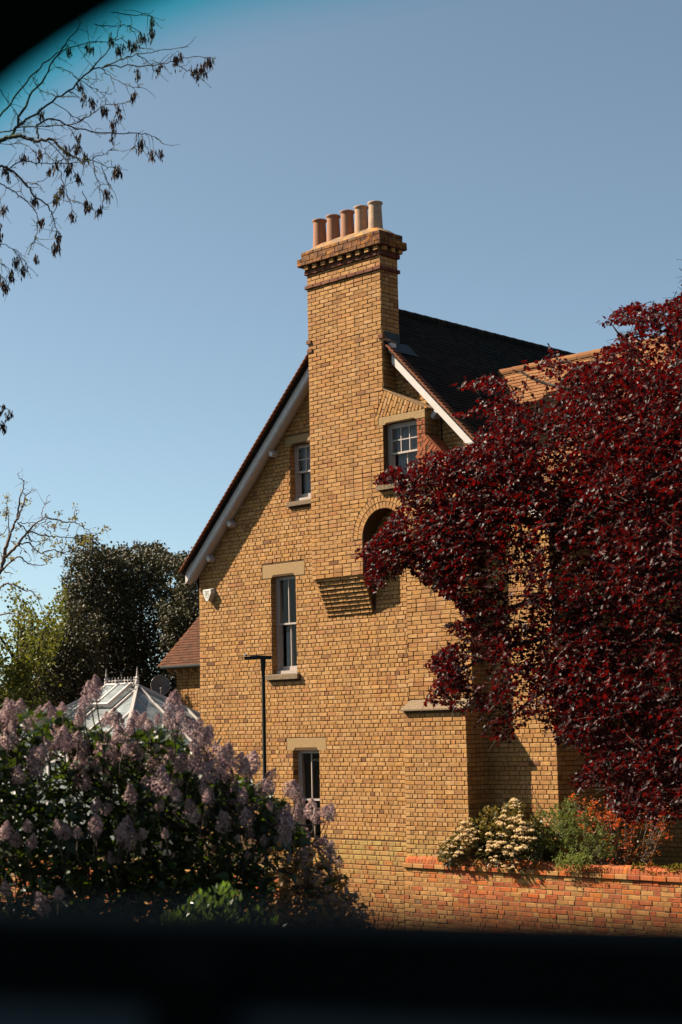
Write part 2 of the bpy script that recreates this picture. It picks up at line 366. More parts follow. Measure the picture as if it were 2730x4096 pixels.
# ------------------------------------------------------------------ brickwork
# a brick: dict-free tuple (O, U, W, N, u, v, a, b, proud, rot, rnd)  - centre (u, v), half sizes a, b
class Plane:
    def __init__(s, O, U, W, N): s.O, s.U, s.W, s.N = (np.array(k, float) for k in (O, U, W, N))
    def P(s, u, v, n=0.0): return s.O + u * s.U + v * s.W + n * s.N
FRONT = lambda y: Plane((0, y, GZ), (1, 0, 0), (0, 0, 1), (0, -1, 0))      # v is height relative to the camera level
RIGHT = lambda x: Plane((x, 0, GZ), (0, 1, 0), (0, 0, 1), (1, 0, 0))
COURSE, JT = 0.0765, 0.0098

def lay(out, pl, u0, u1, v0, v1, bond='english', cut=None, course=COURSE, joint=JT, st=0.2225, hd=None, base=0.0, rndf=None, proud=0.0, jit=1.0, closer=False):
    """bricks of the courses between v0 and v1; cut(vmid) -> list of (a, b) left out"""
    hd = hd or st / 2
    k0 = int(math.floor((v0 - base) / course)); k1 = int(math.ceil((v1 - base) / course))
    for k in range(k0, k1):
        vb, vt = base + k * course, base + (k + 1) * course
        vb, vt = max(vb, v0), min(vt, v1)
        if vt - vb < 0.03: continue
        vm = (vb + vt) / 2
        free = [(u0, u1)]
        for a, b in (cut(vm) if cut else []):
            nf = []
            for p, q in free:
                if b <= p or a >= q: nf.append((p, q)); continue
                if a > p: nf.append((p, a))
                if b < q: nf.append((b, q))
            free = nf
        # joints of this course
        js = [u0]
        if bond == 'english':
            seq = [st] if k % 2 == 0 else [hd]
            if k % 2 and closer: js.append(u0 + hd); js.append(u0 + hd * 1.5)
        elif bond == 'stretcher':
            seq = [st]
            if k % 2: js.append(u0 + hd)
        elif bond == 'flemish':
            seq = [st, hd]
            if k % 2: js.append(u0 + hd); js.append(u0 + hd * 1.5); seq = [st, hd]
        else: seq = [hd]
        i = 0
        while js[-1] < u1:
            w = seq[i % len(seq)]
            if rng.random() < 0.05: w = hd if w == st else w
            js.append(js[-1] + w + rng.normal(0, 0.0022) * jit); i += 1
        js[-1] = u1
        if len(js) > 2 and js[-1] - js[-2] < 0.05: js.pop(-2)
        dv = rng.normal(0, 0.0012) * jit
        for p, q in free:
            for a, b in zip(js[:-1], js[1:]):
                a2, b2 = max(a, p), min(b, q)
                if b2 - a2 < 0.035: continue
                ja = joint * 0.5 * rng.uniform(0.7, 1.4); jb = joint * 0.5 * rng.uniform(0.7, 1.4)
                ja0 = 0 if abs(a2 - u0) < 1e-6 else ja; jb0 = 0 if abs(b2 - u1) < 1e-6 else jb
                um = (a2 + ja0 + b2 - jb0) / 2; ha = (b2 - jb0 - a2 - ja0) / 2
                r = rng.random() if rndf is None else rndf(um, vm)
                hb = (vt - vb - joint * rng.uniform(0.85, 1.25)) / 2
                out.append((pl, um, vm + dv + rng.normal(0, 0.0008) * jit, ha, hb, proud + max(0.0045, 0.0075 + rng.normal(0, 0.0022) * min(jit, 1.3)), rng.normal(0, 0.004) * jit, r))

def brick_arrays(bs, bev=0.0055, back=0.03):
    n = len(bs)
    V = np.zeros((n, 12, 3)); R = np.zeros((n, 12))
    sg = np.array([(-1, -1), (1, -1), (1, 1), (-1, 1)], float)
    for i, (pl, u, v, a, b, p, rot, r) in enumerate(bs):
        c, s = math.cos(rot), math.sin(rot)
        ang = rng.normal(0, 0.0016, 4)
        for L_, (ins, nn) in enumerate(((0.0, -back), (0.0, p - bev), (bev, p))):
            jx = rng.normal(0, 0.0012, (4, 2))
            for j in range(4):
                x = sg[j, 0] * (a - ins) + jx[j, 0]; y = sg[j, 1] * (b - ins) + jx[j, 1]
                V[i, L_ * 4 + j] = pl.P(u + c * x - s * y, v + s * x + c * y, nn + (ang[j] if L_ == 2 else 0))
        R[i] = r
    f = [(8, 9, 10, 11)] + [(k, (k + 1) % 4, (k + 1) % 4 + 4, k + 4) for k in range(4)] + [(k + 4, (k + 1) % 4 + 4, (k + 1) % 4 + 8, k + 8) for k in range(4)]
    F = (np.array(f)[None] + (np.arange(n) * 12)[:, None, None]).reshape(-1, 4)
    return V.reshape(-1, 3), F, R.ravel()

_unit = {}
def unit_brick(a, b, mat, q):
    """shared mesh for bricks of about the same size and tint"""
    key = (round(a / 0.012), mat, q, rng.integers(0, 2))
    if key not in _unit:
        pl = Plane((0, 0, 0), (1, 0, 0), (0, 1, 0), (0, 0, 1))
        V, F, R = brick_arrays([(pl, 0, 0, key[0] * 0.012, 0.0328, 0.0, 0, (q + 0.5) / 24)])
        _unit[key] = (mesh('brick', V, F, mat, R), key[0] * 0.012)
    return _unit[key]

def emit(bs, mat, parent, name='brick', single=None, kindname='brick'):
    """bs: bricks; single: indices that become objects of their own, the rest is one part of kind stuff"""
    single = set(single or [])
    rest = [b for i, b in enumerate(bs) if i not in single]
    if rest:
        V, F, R = brick_arrays(rest)
        put(name + 'work' if name == 'brick' else name, mesh(name, V, F, mat, R), None, parent, kind='stuff')
    for i in single:
        pl, u, v, a, b, p, rot, r = bs[i]
        q = min(23, int(r * 24))
        me, ha = unit_brick(a, b, mat, q)
        c, s = math.cos(rot), math.sin(rot)
        X = (pl.U * c + pl.W * s) * (a / max(ha, 1e-3)); Y = (-pl.U * s + pl.W * c) * (b / 0.0328); Z = pl.N; T = pl.P(u, v, p)
        m = Matrix(((X[0], Y[0], Z[0], T[0]), (X[1], Y[1], Z[1], T[1]), (X[2], Y[2], Z[2], T[2]), (0, 0, 0, 1)))
        put(kindname, me, None, parent, mw=m)

def nearest(bs, n, ok):
    P = np.array([b[0].P(b[1], b[2]) for b in bs]); q = proj(P)
    area = np.array([b[3] for b in bs]) / q[:, 2] ** 2
    sc = [(-area[i], i) for i in range(len(bs)) if ok(q[i, 0], q[i, 1])]
    sc.sort(); return [i for _, i in sc[:n]]

# wall sheets with openings, split into columns; lo/hi are functions of u
def columns(mb, pl, us, lo, hi, holes, r=0.5, n=0.0):
    for a, b in zip(us[:-1], us[1:]):
        m = (a + b) / 2
        segs = [(lo, hi)]
        for (ha, hb, hlo, hhi) in holes:
            if ha - 1e-6 <= m <= hb + 1e-6:
                ns = []
                for p, q in segs:
                    if hlo(m) >= q(m) or hhi(m) <= p(m): ns.append((p, q)); continue
                    if hlo(m) > p(m): ns.append((p, hlo))
                    if hhi(m) < q(m): ns.append((hhi, q))
                segs = ns
        for p, q in segs:
            if q(m) - p(m) > 1e-4:
                mb.quad(pl.P(a, p(a), n), pl.P(b, p(b), n), pl.P(b, q(b), n), pl.P(a, q(a), n), r=r)
K = lambda c: (lambda u: c)

# ------------------------------------------------------------------ the house: numbers (X along the gable, v = height relative to camera level)
SL = 1.017; AX = 4.477; AZ = 8.06
LROOF = lambda u: 3.51 + SL * u                      # top of tiles, left slope
RROOF = lambda u: 12.616 - SL * u
roofline = lambda u: min(LROOF(u), RROOF(u)) - 0.16
G0 = -4.0
YB, YP = -0.35, -0.55                                # chimney breast face, lower pier face
ARX, ARZ, ARR = 5.40, 3.47, 0.51
house = thing('brick_house', 'tall yellow brick gabled house with a big chimney stack of five pots and white bargeboards', 'house', (4.4, 3.0, 0))

WIN = {'low': (2.64, 3.33, -2.20, -0.31), 'mid': (2.11, 2.78, 1.14, 3.02), 'upl': (2.69, 3.50, 4.43, 5.53), 'upr': (5.46, 6.26, 4.40, 5.50)}
# --- gable wall
F0 = FRONT(0.0)
mb = MB()
holes = [(WIN[k][0], WIN[k][1], K(WIN[k][2]), K(WIN[k][3])) for k in ('low', 'mid', 'upl')]
us = sorted({0, 8.8, AX, 2.64, 3.33, 2.11, 2.78, 2.69, 3.50})
columns(mb, F0, us, K(G0), roofline, holes)
for k in ('low', 'mid', 'upl'):
    a, b, c, d = WIN[k]
    for (p, q) in (((a, c), (a, d)), ((b, d), (b, c)), ((a, d), (b, d)), ((b, c), (a, c))):
        mb.quad(F0.P(*p), F0.P(*p, -0.3), F0.P(*q, -0.3), F0.P(*q))
# side and back walls
mb.quad((0, 0, 0), (0, 9.5, 0), (0, 9.5, GZ + 3.4), (0, 0, GZ + 3.4))
mb.quad((8.8, 0, 0), (8.8, 9.5, 0), (8.8, 9.5, GZ + 3.55), (8.8, 0, GZ + 3.55))
mb.quad((0, 9.5, 0), (8.8, 9.5, 0), (8.8, 9.5, GZ + 3.5), (AX, 9.5, GZ + AZ - 0.2), (0, 9.5, GZ + 3.4))
gable = mb.build('gable_wall', 'dark_mortar', house)

LIN = {'mid': (1.87, 3.03, 3.00, 3.26), 'low': (2.48, 3.52, -0.315, -0.085), 'upl': (2.56, 3.66, 5.51, 5.71)}
SIL = {'mid': (1.99, 2.87, 1.03, 1.14), 'upl': (2.63, 3.62, 4.33, 4.43), 'low': (2.55, 3.42, -2.31, -2.20)}
def cut_main(v):
    c = []
    for k in ('low', 'mid', 'upl'):
        a, b, lo, hi = WIN[k]
        if lo < v < hi: c.append((a, b))
        for D in (LIN, SIL):
            a, b, lo, hi = D[k]
            if lo - 0.01 < v < hi + 0.01: c.append((a, b))
    if v > 3.3: c.append((-1, (v - 3.51) / SL + 0.16)); c.append(((12.616 - v) / SL - 0.16, 20))
    # behind the breast and pier nothing is laid
    if v > 2.2: c.append((3.64, 4.86 if v < 4.2 else 4.9))
    if 4.0 < v < 5.66: c.append((4.8, 6.44))
    if 5.66 <= v < 6.14: c.append((4.8, 5.49 + (6.13 - v) / 0.49))
    if v >= 6.14: c.append((3.64, 5.46))
    if v < 4.3: c.append((5.98, 7.3))
    return c
bricks = []
lay(bricks, F0, 0.0, 8.8, -1.93, 7.7, 'english', cut_main, closer=True)
# lit reveals and the visible sides
revs = []
for k in ('low', 'mid', 'upl'):
    a, b, lo, hi = WIN[k]; R0 = RIGHT(a)
    lay(revs, R0, 0.004, 0.125, lo, hi, 'headers', rndf=lambda u, v: rng.random(), hd=0.112)

# --- lower plinth: courses that step out below the gable wall
pb = []
nst = 7; vtop = -1.93
mb = MB()
for i in range(nst):
    y = -(0.62 / nst) * (i + 1); vt = vtop - i * 0.0765; vb = vt - 0.0765
    pl = FRONT(y)
    lay(pb, pl, 2.4, 5.93, vb, vt, 'flemish', base=vb, joint=0.008, jit=1.4)
    mb.box((2.4, y, GZ + vb), (5.93, 0.2, GZ + vt - 0.008))
pl = FRONT(-0.62)
vt = vtop - nst * 0.0765
lay(pb, pl, 2.4, 5.93, -3.7, vt, 'flemish', base=vt, jit=1.4)
mb.box((2.4, -0.62, 0), (5.93, 0.2, GZ + vt))
plinth = mb.build('plinth', 'buff_mortar', house, label='stepped brick plinth at the foot of the gable wall, tinged green')

# --- chimney breast with arch and shoulders, stack
FB = FRONT(YB)
SX0, SX1 = 3.59, 5.48                                # stack
SYB = 0.12
def breast_hi(u):
    if u <= 5.48: return 8.66
    if u <= 6.46: return 6.12 - 0.49 * (u - 5.5) if u > 5.5 else 6.12
    return 5.18 - 1.0 * (u - 6.46)
def breast_lo(u):
    if u < ARX - ARR: return 2.85
    if u <= ARX + ARR: return ARZ + math.sqrt(max(0.0, ARR ** 2 - (u - ARX) ** 2))
    return 0.35
us = sorted({SX0, 4.885, 4.89, 5.48, 5.481, 5.5, 6.46, 6.461, 7.35, 5.46, 6.26, 5.91} | {ARX + ARR * math.cos(t) for t in np.linspace(0, math.pi, 22)})
bh = [(WIN['upr'][0], WIN['upr'][1], K(WIN['upr'][2]), K(WIN['upr'][3]))]
mb = MB(); columns(mb, FB, us, breast_lo, breast_hi, bh)
# soffit of the arch, jambs
an = [(ARX + ARR * math.cos(t), ARZ + ARR * math.sin(t)) for t in np.linspace(0, math.pi, 22)]
for (p, q) in zip(an[:-1], an[1:]): mb.quad(FB.P(*p), FB.P(*q), FB.P(*q, -0.35), FB.P(*p, -0.35))
mb.quad(FB.P(4.89, 2.85), FB.P(4.89, 3.47), FB.P(4.89, 3.47, -0.35), FB.P(4.89, 2.85, -0.35))
mb.quad(FB.P(5.91, -2), FB.P(5.91, -2, -0.35), FB.P(5.91, 3.47, -0.35), FB.P(5.91, 3.47))
mb.quad(FB.P(SX0, 2.85), FB.P(SX0, 8.66), FB.P(SX0, 8.66, -0.47), FB.P(SX0, 2.85, -0.47))
mb.quad(FB.P(SX0, 2.85), FB.P(4.89, 2.85), FB.P(4.89, 2.85, -0.35), FB.P(SX0, 2.85, -0.35))
mb.quad(FB.P(5.48, 6.12), FB.P(5.48, 8.66), FB.P(5.48, 8.66, -0.47), FB.P(5.48, 6.12, -0.47))
mb.quad((SX0, SYB, GZ + 6.3), (SX1, SYB, GZ + 6.3), (SX1, SYB, GZ + 8.66), (SX0, SYB, GZ + 8.66))
mb.quad(FB.P(6.46, 5.18), FB.P(6.46, 5.65), FB.P(6.46, 5.65, -0.35), FB.P(6.46, 5.18, -0.35))
mb.quad(FB.P(6.46, 5.18), FB.P(7.35, 4.29), FB.P(7.35, 4.29, -0.35), FB.P(6.46, 5.18, -0.35))
mb.quad(FB.P(7.35, 0.35), FB.P(7.35, 4.29), FB.P(7.35, 4.29, -0.35), FB.P(7.35, 0.35, -0.35))
a, b, c, d = WIN['upr']
for (p, q) in (((a, c), (a, d)), ((b, d), (b, c)), ((a, d), (b, d)), ((b, c), (a, c))):
    mb.quad(FB.P(*p), FB.P(*p, -0.33), FB.P(*q, -0.33), FB.P(*q))
# lower pier
mb.box((5.95, YP, 0), (7.35, -0.002, GZ + 0.35))
breast = mb.build('chimney_breast', 'dark_mortar', house)

def cut_breast(v):
    c = []
    if v < 2.85: c.append((0, 5.91))
    dz = v - ARZ
    if dz < 0: c.append((ARX - ARR if dz > -0.03 else 4.89, 5.91))
    elif dz < ARR + 0.235:
        w = math.sqrt((ARR + 0.235) ** 2 - dz ** 2); c.append((ARX - w, ARX + w))
    if 4.29 < v < 4.41: c.append((5.33, 6.42))
    if 4.40 < v < 5.50: c.append((5.46, 7.5))
    if v > 5.48:
        if v < 5.63: c.append((5.35, 9))
        x = 5.25 + (v - 5.63) * 0.53
        if v > 5.63: c.append((min(x, 5.5) if v < 6.12 else 5.48, 9))
    if v > 4.29: c.append((6.46 + max(0, 5.18 - v) - 0.23, 9) if v < 5.18 else (6.46, 9))
    return c
sb = []
lay(sb, FB, SX0, 7.35, 0.55, 8.38, 'stretcher', lambda v: cut_breast(v) + ([(5.48, 9)] if v > 6.12 else []))
# weathered stretch between pier weathering and the arch keeps the same bond; two lit courses above the string
lay(sb, FB, SX0, SX1, 8.455, 8.66, 'stretcher', base=8.455 - 2 * 0.0765 * 60)
side = []
RS = RIGHT(SX1)
lay(side, RS, YB, SYB, 6.0, 8.66, 'stretcher')
RP = RIGHT(7.35)
lay(side, RP, YB, 0, 0.6, 4.2, 'english')
lay(side, RIGHT(6.46), YB, 0, 5.19, 5.63, 'english')
LEFTP = Plane((4.89, 0, GZ), (0, -1, 0), (0, 0, 1), (-1, 0, 0))
# pier face
FP = FRONT(YP); pf = []
lay(pf, FP, 5.95, 7.35, -2.2, 0.33, 'english', closer=True)
lay(side, RIGHT(7.35), YP, 0, -2.6, 0.33, 'english')
# arch: two rings of headers
arch = []
for ring, (ra, rb) in enumerate(((ARR + 0.004, ARR + 0.112), (ARR + 0.122, ARR + 0.228))):
    nb = 22 if ring == 0 else 27
    for i in range(nb):
        t = math.pi * (i + 0.5) / nb; rm = (ra + rb) / 2
        w = math.pi * rm / nb / 2 - 0.005
        arch.append((FB, ARX + rm * math.cos(t), ARZ + rm * math.sin(t), (rb - ra) / 2, w, 0.008 + rng.normal(0, 0.0015), t, rng.uniform(0.15, 0.8)))
# tumbled bricks on the shoulder: courses at right angles to the slope
tumb = []
ang = math.atan(0.49); ux, uz = math.cos(ang), -math.sin(ang); wx, wz = math.sin(ang), math.cos(ang)
for i in range(-2, 17):
    for j in range(-8, 3):
        s_ = (i + 0.5) * 0.0765; off = (0.11 if i % 2 else 0.0)
        t_ = -(j * 0.2225 + off) - 0.11
        x = 5.51 + ux * s_ + wx * t_; z = 6.12 + uz * s_ + wz * t_
        def ins(x, z): return z > 5.635 and x < 6.45 and x > 5.25 + (z - 5.63) * 0.53 and z < 6.125 - 0.49 * (x - 5.5)
        hb = 0.1
        # shrink the brick until it fits
        lo, hi = t_ - 0.104, t_ + 0.104
        for _ in range(24):
            if hi <= lo: break
            A = ins(5.51 + ux * s_ + wx * lo, 6.12 + uz * s_ + wz * lo); B = ins(5.51 + ux * s_ + wx * hi, 6.12 + uz * s_ + wz * hi)
            if A and B: break
            if not A: lo += 0.01
            if not B: hi -= 0.01
        if hi - lo < 0.035: continue
        tm = (lo + hi) / 2
        tumb.append((FB, 5.51 + ux * s_ + wx * tm, 6.12 + uz * s_ + wz * tm, (hi - lo) / 2, 0.033, 0.009 + rng.normal(0, 0.003), math.atan2(wz, wx), rng.random()))
# second shoulder of tumbled bricks lower right (mostly behind the tree)
tumb2 = []
for i in range(0, 16):
    for j in range(2):
        s_ = (i + 0.5) * 0.0765; t_ = -0.115 - j * 0.2225 if i % 2 else -0.06 - j * 0.2
        x = 6.46 + (s_ + t_) * 0.7071; z = 5.18 + (-s_ + t_) * 0.7071
        if x < 7.33 and x > 6.3 and z > 4.2: tumb2.append((FB, x, z, 0.10 if i % 2 else 0.05, 0.033, 0.009, math.pi / 4, rng.random()))
# corbelled foot of the breast: nine courses, each stepping back
corb = []; mb = MB()
for i in range(9):
    y = YB * (1 - (i + 1) / 10.0); vt = 2.85 - i * 0.0765; vb = vt - 0.0765
    x0, x1 = 3.62, 4.885 - 0.011 * i
    mb.box((x0 + 0.004, y + 0.004, GZ + vb + 0.004), (x1 - 0.004, -0.001, GZ + vt + 0.004))
    lay(corb, FRONT(y), x0, x1, vb, vt, 'english' if True else '', base=vb - (0.0765 if i % 2 else 0))
corbel = mb.build('corbel_courses', 'dark_mortar', house, label='corbelled brick courses under the chimney breast')
red = []
lay(red, FB, 6.265, 6.46, 4.41, 5.48, 'flemish', st=0.13, hd=0.065)

vis = lambda x, y: (x < 1880 and y < 3420 and not (x > 1430 and y > 1950 and y < 2750) and not (y > 2760 + max(0, (x - 800)) * 0.85))
# 300 bricks that show largest, shared between wall, breast and pier
cand = [(0, i, b) for i, b in enumerate(bricks)] + [(1, i, b) for i, b in enumerate(sb)] + [(2, i, b) for i, b in enumerate(pf)]
idx = nearest([c[2] for c in cand], 296, vis)
pick = {0: [], 1: [], 2: []}
for i in idx: pick[cand[i][0]].append(cand[i][1])
emit(bricks, 'yellow_brick', gable, single=pick[0])
emit(revs, 'yellow_brick', gable, name='reveal_bricks')
emit(sb, 'stack_brick', breast, single=pick[1])
emit(pf, 'yellow_brick', breast, name='pier_bricks', single=pick[2])
emit(side, 'stack_brick', breast, name='side_bricks')
emit(arch, 'stack_brick', breast, name='arch_bricks')
emit(tumb, 'yellow_brick', breast, name='tumbled_bricks')
emit(tumb2, 'red_jamb_brick', breast, name='tumbled_red_bricks')
emit(corb, 'stack_brick', corbel, name='corbel_bricks')
emit(red, 'red_jamb_brick', breast, name='red_jamb_bricks')
emit(pb, 'plinth_brick', plinth, name='plinth_bricks')

# stone parts
def stone(name, x0, x1, z0, z1, y0, y1, mat='buff_stone', parent=None, chamfer=None, label=None):
    mb = MB()
    if chamfer:
        a, b, c = chamfer      # opening from a to b, stone cut up by c in the middle
        mb.prism([(x0, z0), (a, z0), (a + 0.04, z0 + c), (b - 0.04, z0 + c), (b, z0), (x1, z0), (x1, z1), (x0, z1)], y0, y1)
    else: mb.box((x0, y0, z0), (x1, y1, z1))
    o = mb.build(name, mat, parent or house, label)
    bv = o.modifiers.new('b', 'BEVEL'); bv.width = 0.006; bv.segments = 2
    return o
def lint(k, Y, cham=True):
    a, b, c, d = LIN[k]
    return stone('lintel', a, b, GZ + c, GZ + d, Y - 0.006, Y + 0.16, chamfer=(WIN[k][0] + 0.02, WIN[k][1] - 0.02, 0.05))
lint('mid', 0); lint('low', 0); lint('upl', 0)
stone('lintel', 5.355, 6.462, GZ + 5.485, GZ + 5.635, YB - 0.008, YB + 0.2, chamfer=(5.50, 6.24, 0.03), label='stone lintel over the upper right window')
for k, Y, pr in (('mid', 0, 0.085), ('upl', 0, 0.07), ('low', 0, 0.08)):
    a, b, c, d = SIL[k]; mb = MB()
    mb.prismx([(Y - pr, GZ + c), (Y + 0.2, GZ + c), (Y + 0.2, GZ + d + 0.02), (Y - pr, GZ + d - 0.012)], a, b)
    o = mb.build('sill', 'grey_stone', house); bv = o.modifiers.new('b', 'BEVEL'); bv.width = 0.006; bv.segments = 2
mb = MB(); mb.prismx([(YB - 0.10, GZ + 4.30), (YB + 0.2, GZ + 4.30), (YB + 0.2, GZ + 4.42), (YB - 0.10, GZ + 4.385)], 5.33, 6.42)
mb.build('sill', 'grey_stone', house)
# weathering stone on the pier
mb = MB(); mb.prismx([(YP - 0.08, GZ + 0.35), (YB + 0.06, GZ + 0.35), (YB + 0.06, GZ + 0.56), (YB - 0.002, GZ + 0.54), (YP - 0.08, GZ + 0.375)], 5.945, 7.362)
mb.build('weathering_stone', 'grey_stone', house)
# shoulder caps
mb = MB(); mb.prism([(5.485, GZ + 6.135), (6.50, GZ + 5.64), (6.50, GZ + 5.665), (5.485, GZ + 6.16)], YB - 0.012, 0.0)
mb.build('shoulder_cap', 'cement_flaunching', house)
mb = MB(); mb.prism([(6.46, GZ + 5.18), (7.36, GZ + 4.28), (7.36, GZ + 4.295), (6.46, GZ + 5.195)], YB + 0.01, 0.0)
mb.build('shoulder_cap', 'red_jamb_brick', house)

# --- windows
def sash(k, Y, ups, lows, room_mat='dark_room', curtain=None, label=None):
    a, b, c, d = WIN[k]; a += 0.0; z0, z1 = GZ + c + 0.02, GZ + d + (0.03 if k != 'upr' else 0.01)
    y = Y + 0.115
    w = MB()
    fw = 0.055
    w.box((a, y, z0), (a + fw, y + 0.12, z1)); w.box((b - fw, y, z0), (b, y + 0.12, z1))
    w.box((a + fw, y, z1 - fw), (b - fw, y + 0.12, z1)); w.box((a, y - 0.03, z0 - 0.02), (b, y + 0.12, z0 + 0.045))
    fr = w.build('window', 'shaded_sash_paint', house, label)
    zm = (z0 + z1) / 2 + 0.0
    def one(x0, x1, zz0, zz1, yy, cols, rows, bot):
        s = MB(); t = 0.035
        s.box((x0, yy, zz0), (x0 + t, yy + 0.04, zz1)); s.box((x1 - t, yy, zz0), (x1, yy + 0.04, zz1))
        s.box((x0 + t, yy, zz0), (x1 - t, yy + 0.04, zz0 + bot)); s.box((x0 + t, yy, zz1 - t), (x1 - t, yy + 0.04, zz1))
        s.build('sash_frame', 'shaded_sash_paint', fr)
        X = np.linspace(x0 + t, x1 - t, cols + 1); Z = np.linspace(zz0 + bot, zz1 - t, rows + 1)
        bb = MB()
        for x in X[1:-1]: bb.box((x - 0.010, yy + 0.006, zz0 + bot), (x + 0.010, yy + 0.036, zz1 - t))
        for z in Z[1:-1]: bb.box((x0 + t, yy + 0.008, z - 0.010), (x1 - t, yy + 0.034, z + 0.010))
        if bb.V: bb.build('glazing_bar', 'shaded_sash_paint', fr)
        for i in range(cols):
            for j in range(rows):
                g = MB(); tl = rng.normal(0, 0.0015, 4)
                g.quad((X[i], yy + 0.02 + tl[0], Z[j]), (X[i + 1], yy + 0.02 + tl[1], Z[j]), (X[i + 1], yy + 0.02 + tl[2], Z[j + 1]), (X[i], yy + 0.02 + tl[3], Z[j + 1]))
                g.build('pane', 'window_glass', fr)
    one(a + fw, b - fw, zm - 0.02, z1 - fw, y + 0.015, *ups, 0.035)
    one(a + fw, b - fw, z0 + 0.045, zm + 0.02, y + 0.062, *lows, 0.085)
    rm = MB()
    rm.quad((a - 0.3, y + 1.5, z0 - 0.4), (b + 0.3, y + 1.5, z0 - 0.4), (b + 0.3, y + 1.5, z1 + 0.3), (a - 0.3, y + 1.5, z1 + 0.3))
    for x in (a - 0.3, b + 0.3): rm.quad((x, y + 0.19, z0 - 0.4), (x, y + 1.5, z0 - 0.4), (x, y + 1.5, z1 + 0.3), (x, y + 0.19, z1 + 0.3))
    rm.quad((a - 0.3, y + 0.19, z0 - 0.4), (b + 0.3, y + 0.19, z0 - 0.4), (b + 0.3, y + 1.5, z0 - 0.4), (a - 0.3, y + 1.5, z0 - 0.4))
    rm.quad((a - 0.3, y + 0.19, z1 + 0.3), (b + 0.3, y + 0.19, z1 + 0.3), (b + 0.3, y + 1.5, z1 + 0.3), (a - 0.3, y + 1.5, z1 + 0.3))
    rm.build('room', 'dark_room', fr)
    if curtain:
        cu = MB()
        for (x0, x1, zz0, zz1) in curtain:
            n = max(6, int((x1 - x0) / 0.02)); xs = np.linspace(x0, x1, n)
            ys = y + 0.19 + 0.018 * np.sin(xs * 70)
            for i in range(n - 1): cu.quad((xs[i], ys[i], zz0), (xs[i + 1], ys[i + 1], zz0), (xs[i + 1], ys[i + 1], zz1), (xs[i], ys[i], zz1))
        cu.build('curtain', 'net_curtain', fr)
    return fr
sash('low', 0, (2, 1), (2, 1), label='ground floor sash window half hidden by the lilac')
sash('mid', 0, (2, 1), (2, 1), curtain=[(2.17, 2.36, GZ + 1.2, GZ + 1.95)], label='tall narrow middle sash window with a pale curtain inside')
sash('upl', 0, (3, 2), (2, 1), curtain=[(2.75, 3.5, GZ + 4.45, GZ + 5.5)], label='small attic sash window tucked against the chimney breast')
sash('upr', YB, (3, 2), (2, 1), curtain=[(5.52, 6.24, GZ + 4.42, GZ + 5.48)], label='small sash window set in the chimney breast under the shoulder')

# --- stack head
mb = MB(); hb = []
def band(v0, v1, pr, mat, name, bond='stretcher', rows=1, brk=True):
    m = MB()
    x0, x1, y0, y1 = SX0 - pr, SX1 + pr, YB - pr, SYB + pr
    m.box((x0 + 0.006, y0 + 0.006, GZ + v0 + 0.002), (x1 - 0.006, y1 - 0.006, GZ + v1 - 0.002))
    o = m.build(name, 'dark_mortar', breast)
    l = []
    ch = (v1 - v0) / rows
    lay(l, FRONT(y0), x0, x1, v0, v1, bond, course=ch, base=v0, joint=0.008)
    lay(l, RIGHT(x1), y0, y1, v0, v1, bond, course=ch, base=v0, joint=0.008)
    # left end, seen in outline only
    lay(l, Plane((x0, 0, GZ), (0, 1, 0), (0, 0, 1), (-1, 0, 0)), y0, y1, v0, v1, bond, course=ch, base=v0, joint=0.008)
    emit(l, mat, o, name='course_bricks')
    return o
band(8.38, 8.452, 0.035, 'dark_red_brick', 'string_course')
band(8.655, 8.735, 0.035, 'dark_red_brick', 'neck_course')
# dentils
m = MB(); m.box((SX0 - 0.03, YB - 0.03, GZ + 8.737), (SX1 + 0.03, SYB + 0.03, GZ + 8.818)); m.build('dentil_bed', 'dark_mortar', breast)
dn = np.arange(SX0 + 0.06, SX1, 0.225)
for x in dn:
    m = MB(); m.box((x - 0.05, YB - 0.095, GZ + 8.745), (x + 0.05, YB - 0.02, GZ + 8.817), r=rng.uniform(0.2, 0.7)); m.build('dentil', 'stack_brick', breast)
for yv in (-0.3, -0.08, 0.12):
    m = MB(); m.box((SX1 + 0.02, yv - 0.05, GZ + 8.745), (SX1 + 0.095, yv + 0.05, GZ + 8.817)); m.build('dentil', 'stack_brick', breast)
band(8.82, 8.965, 0.13, 'mossy_cap_brick', 'cap_course', 'stretcher', 2)
band(8.967, 9.105, 0.075, 'mossy_cap_brick', 'upper_cap_course', 'stretcher', 2)
# flaunching: uneven mortar hump
m = MB(); nx, ny = 26, 9
x0, x1, y0, y1 = SX0 - 0.07, SX1 + 0.07, YB - 0.07, SYB + 0.07
V = []; 
for i in range(nx):
    for j in range(ny):
        s, t = i / (nx - 1), j / (ny - 1)
        dx = min(s, 1 - s) * (x1 - x0); dy = min(t, 1 - t) * (y1 - y0)
        h = 0.19 * min(1, dx / 0.34) ** 0.8 * min(1, dy / 0.24) ** 0.75
        V.append((x0 + s * (x1 - x0), y0 + t * (y1 - y0), GZ + 9.10 + h + rng.normal(0, 0.006) * (h > 0)))
F = [(i * ny + j, (i + 1) * ny + j, (i + 1) * ny + j + 1, i * ny + j + 1) for i in range(nx - 1) for j in range(ny - 1)]
m.add(V, F); m.build('flaunching', 'cement_flaunching', breast, smooth=True)
for i, x in enumerate((3.72, 4.085, 4.455, 4.82, 5.175)):
    m = MB(); h = 0.62 + rng.normal(0, 0.006)
    rr = [0.1, 0.25, 0.15, 0.75, 0.95][i]
    m.lathe((x, -0.115, GZ + 9.77 - h), [(0.142, 0), (0.128, h * 0.5), (0.119, h - 0.055), (0.119, h - 0.05), (0.142, h - 0.03), (0.144, h - 0.008), (0.132, h), (0.102, h), (0.10, h - 0.3)], 28, r=rr)
    m.build('chimney_pot', 'terracotta', breast, smooth=True)
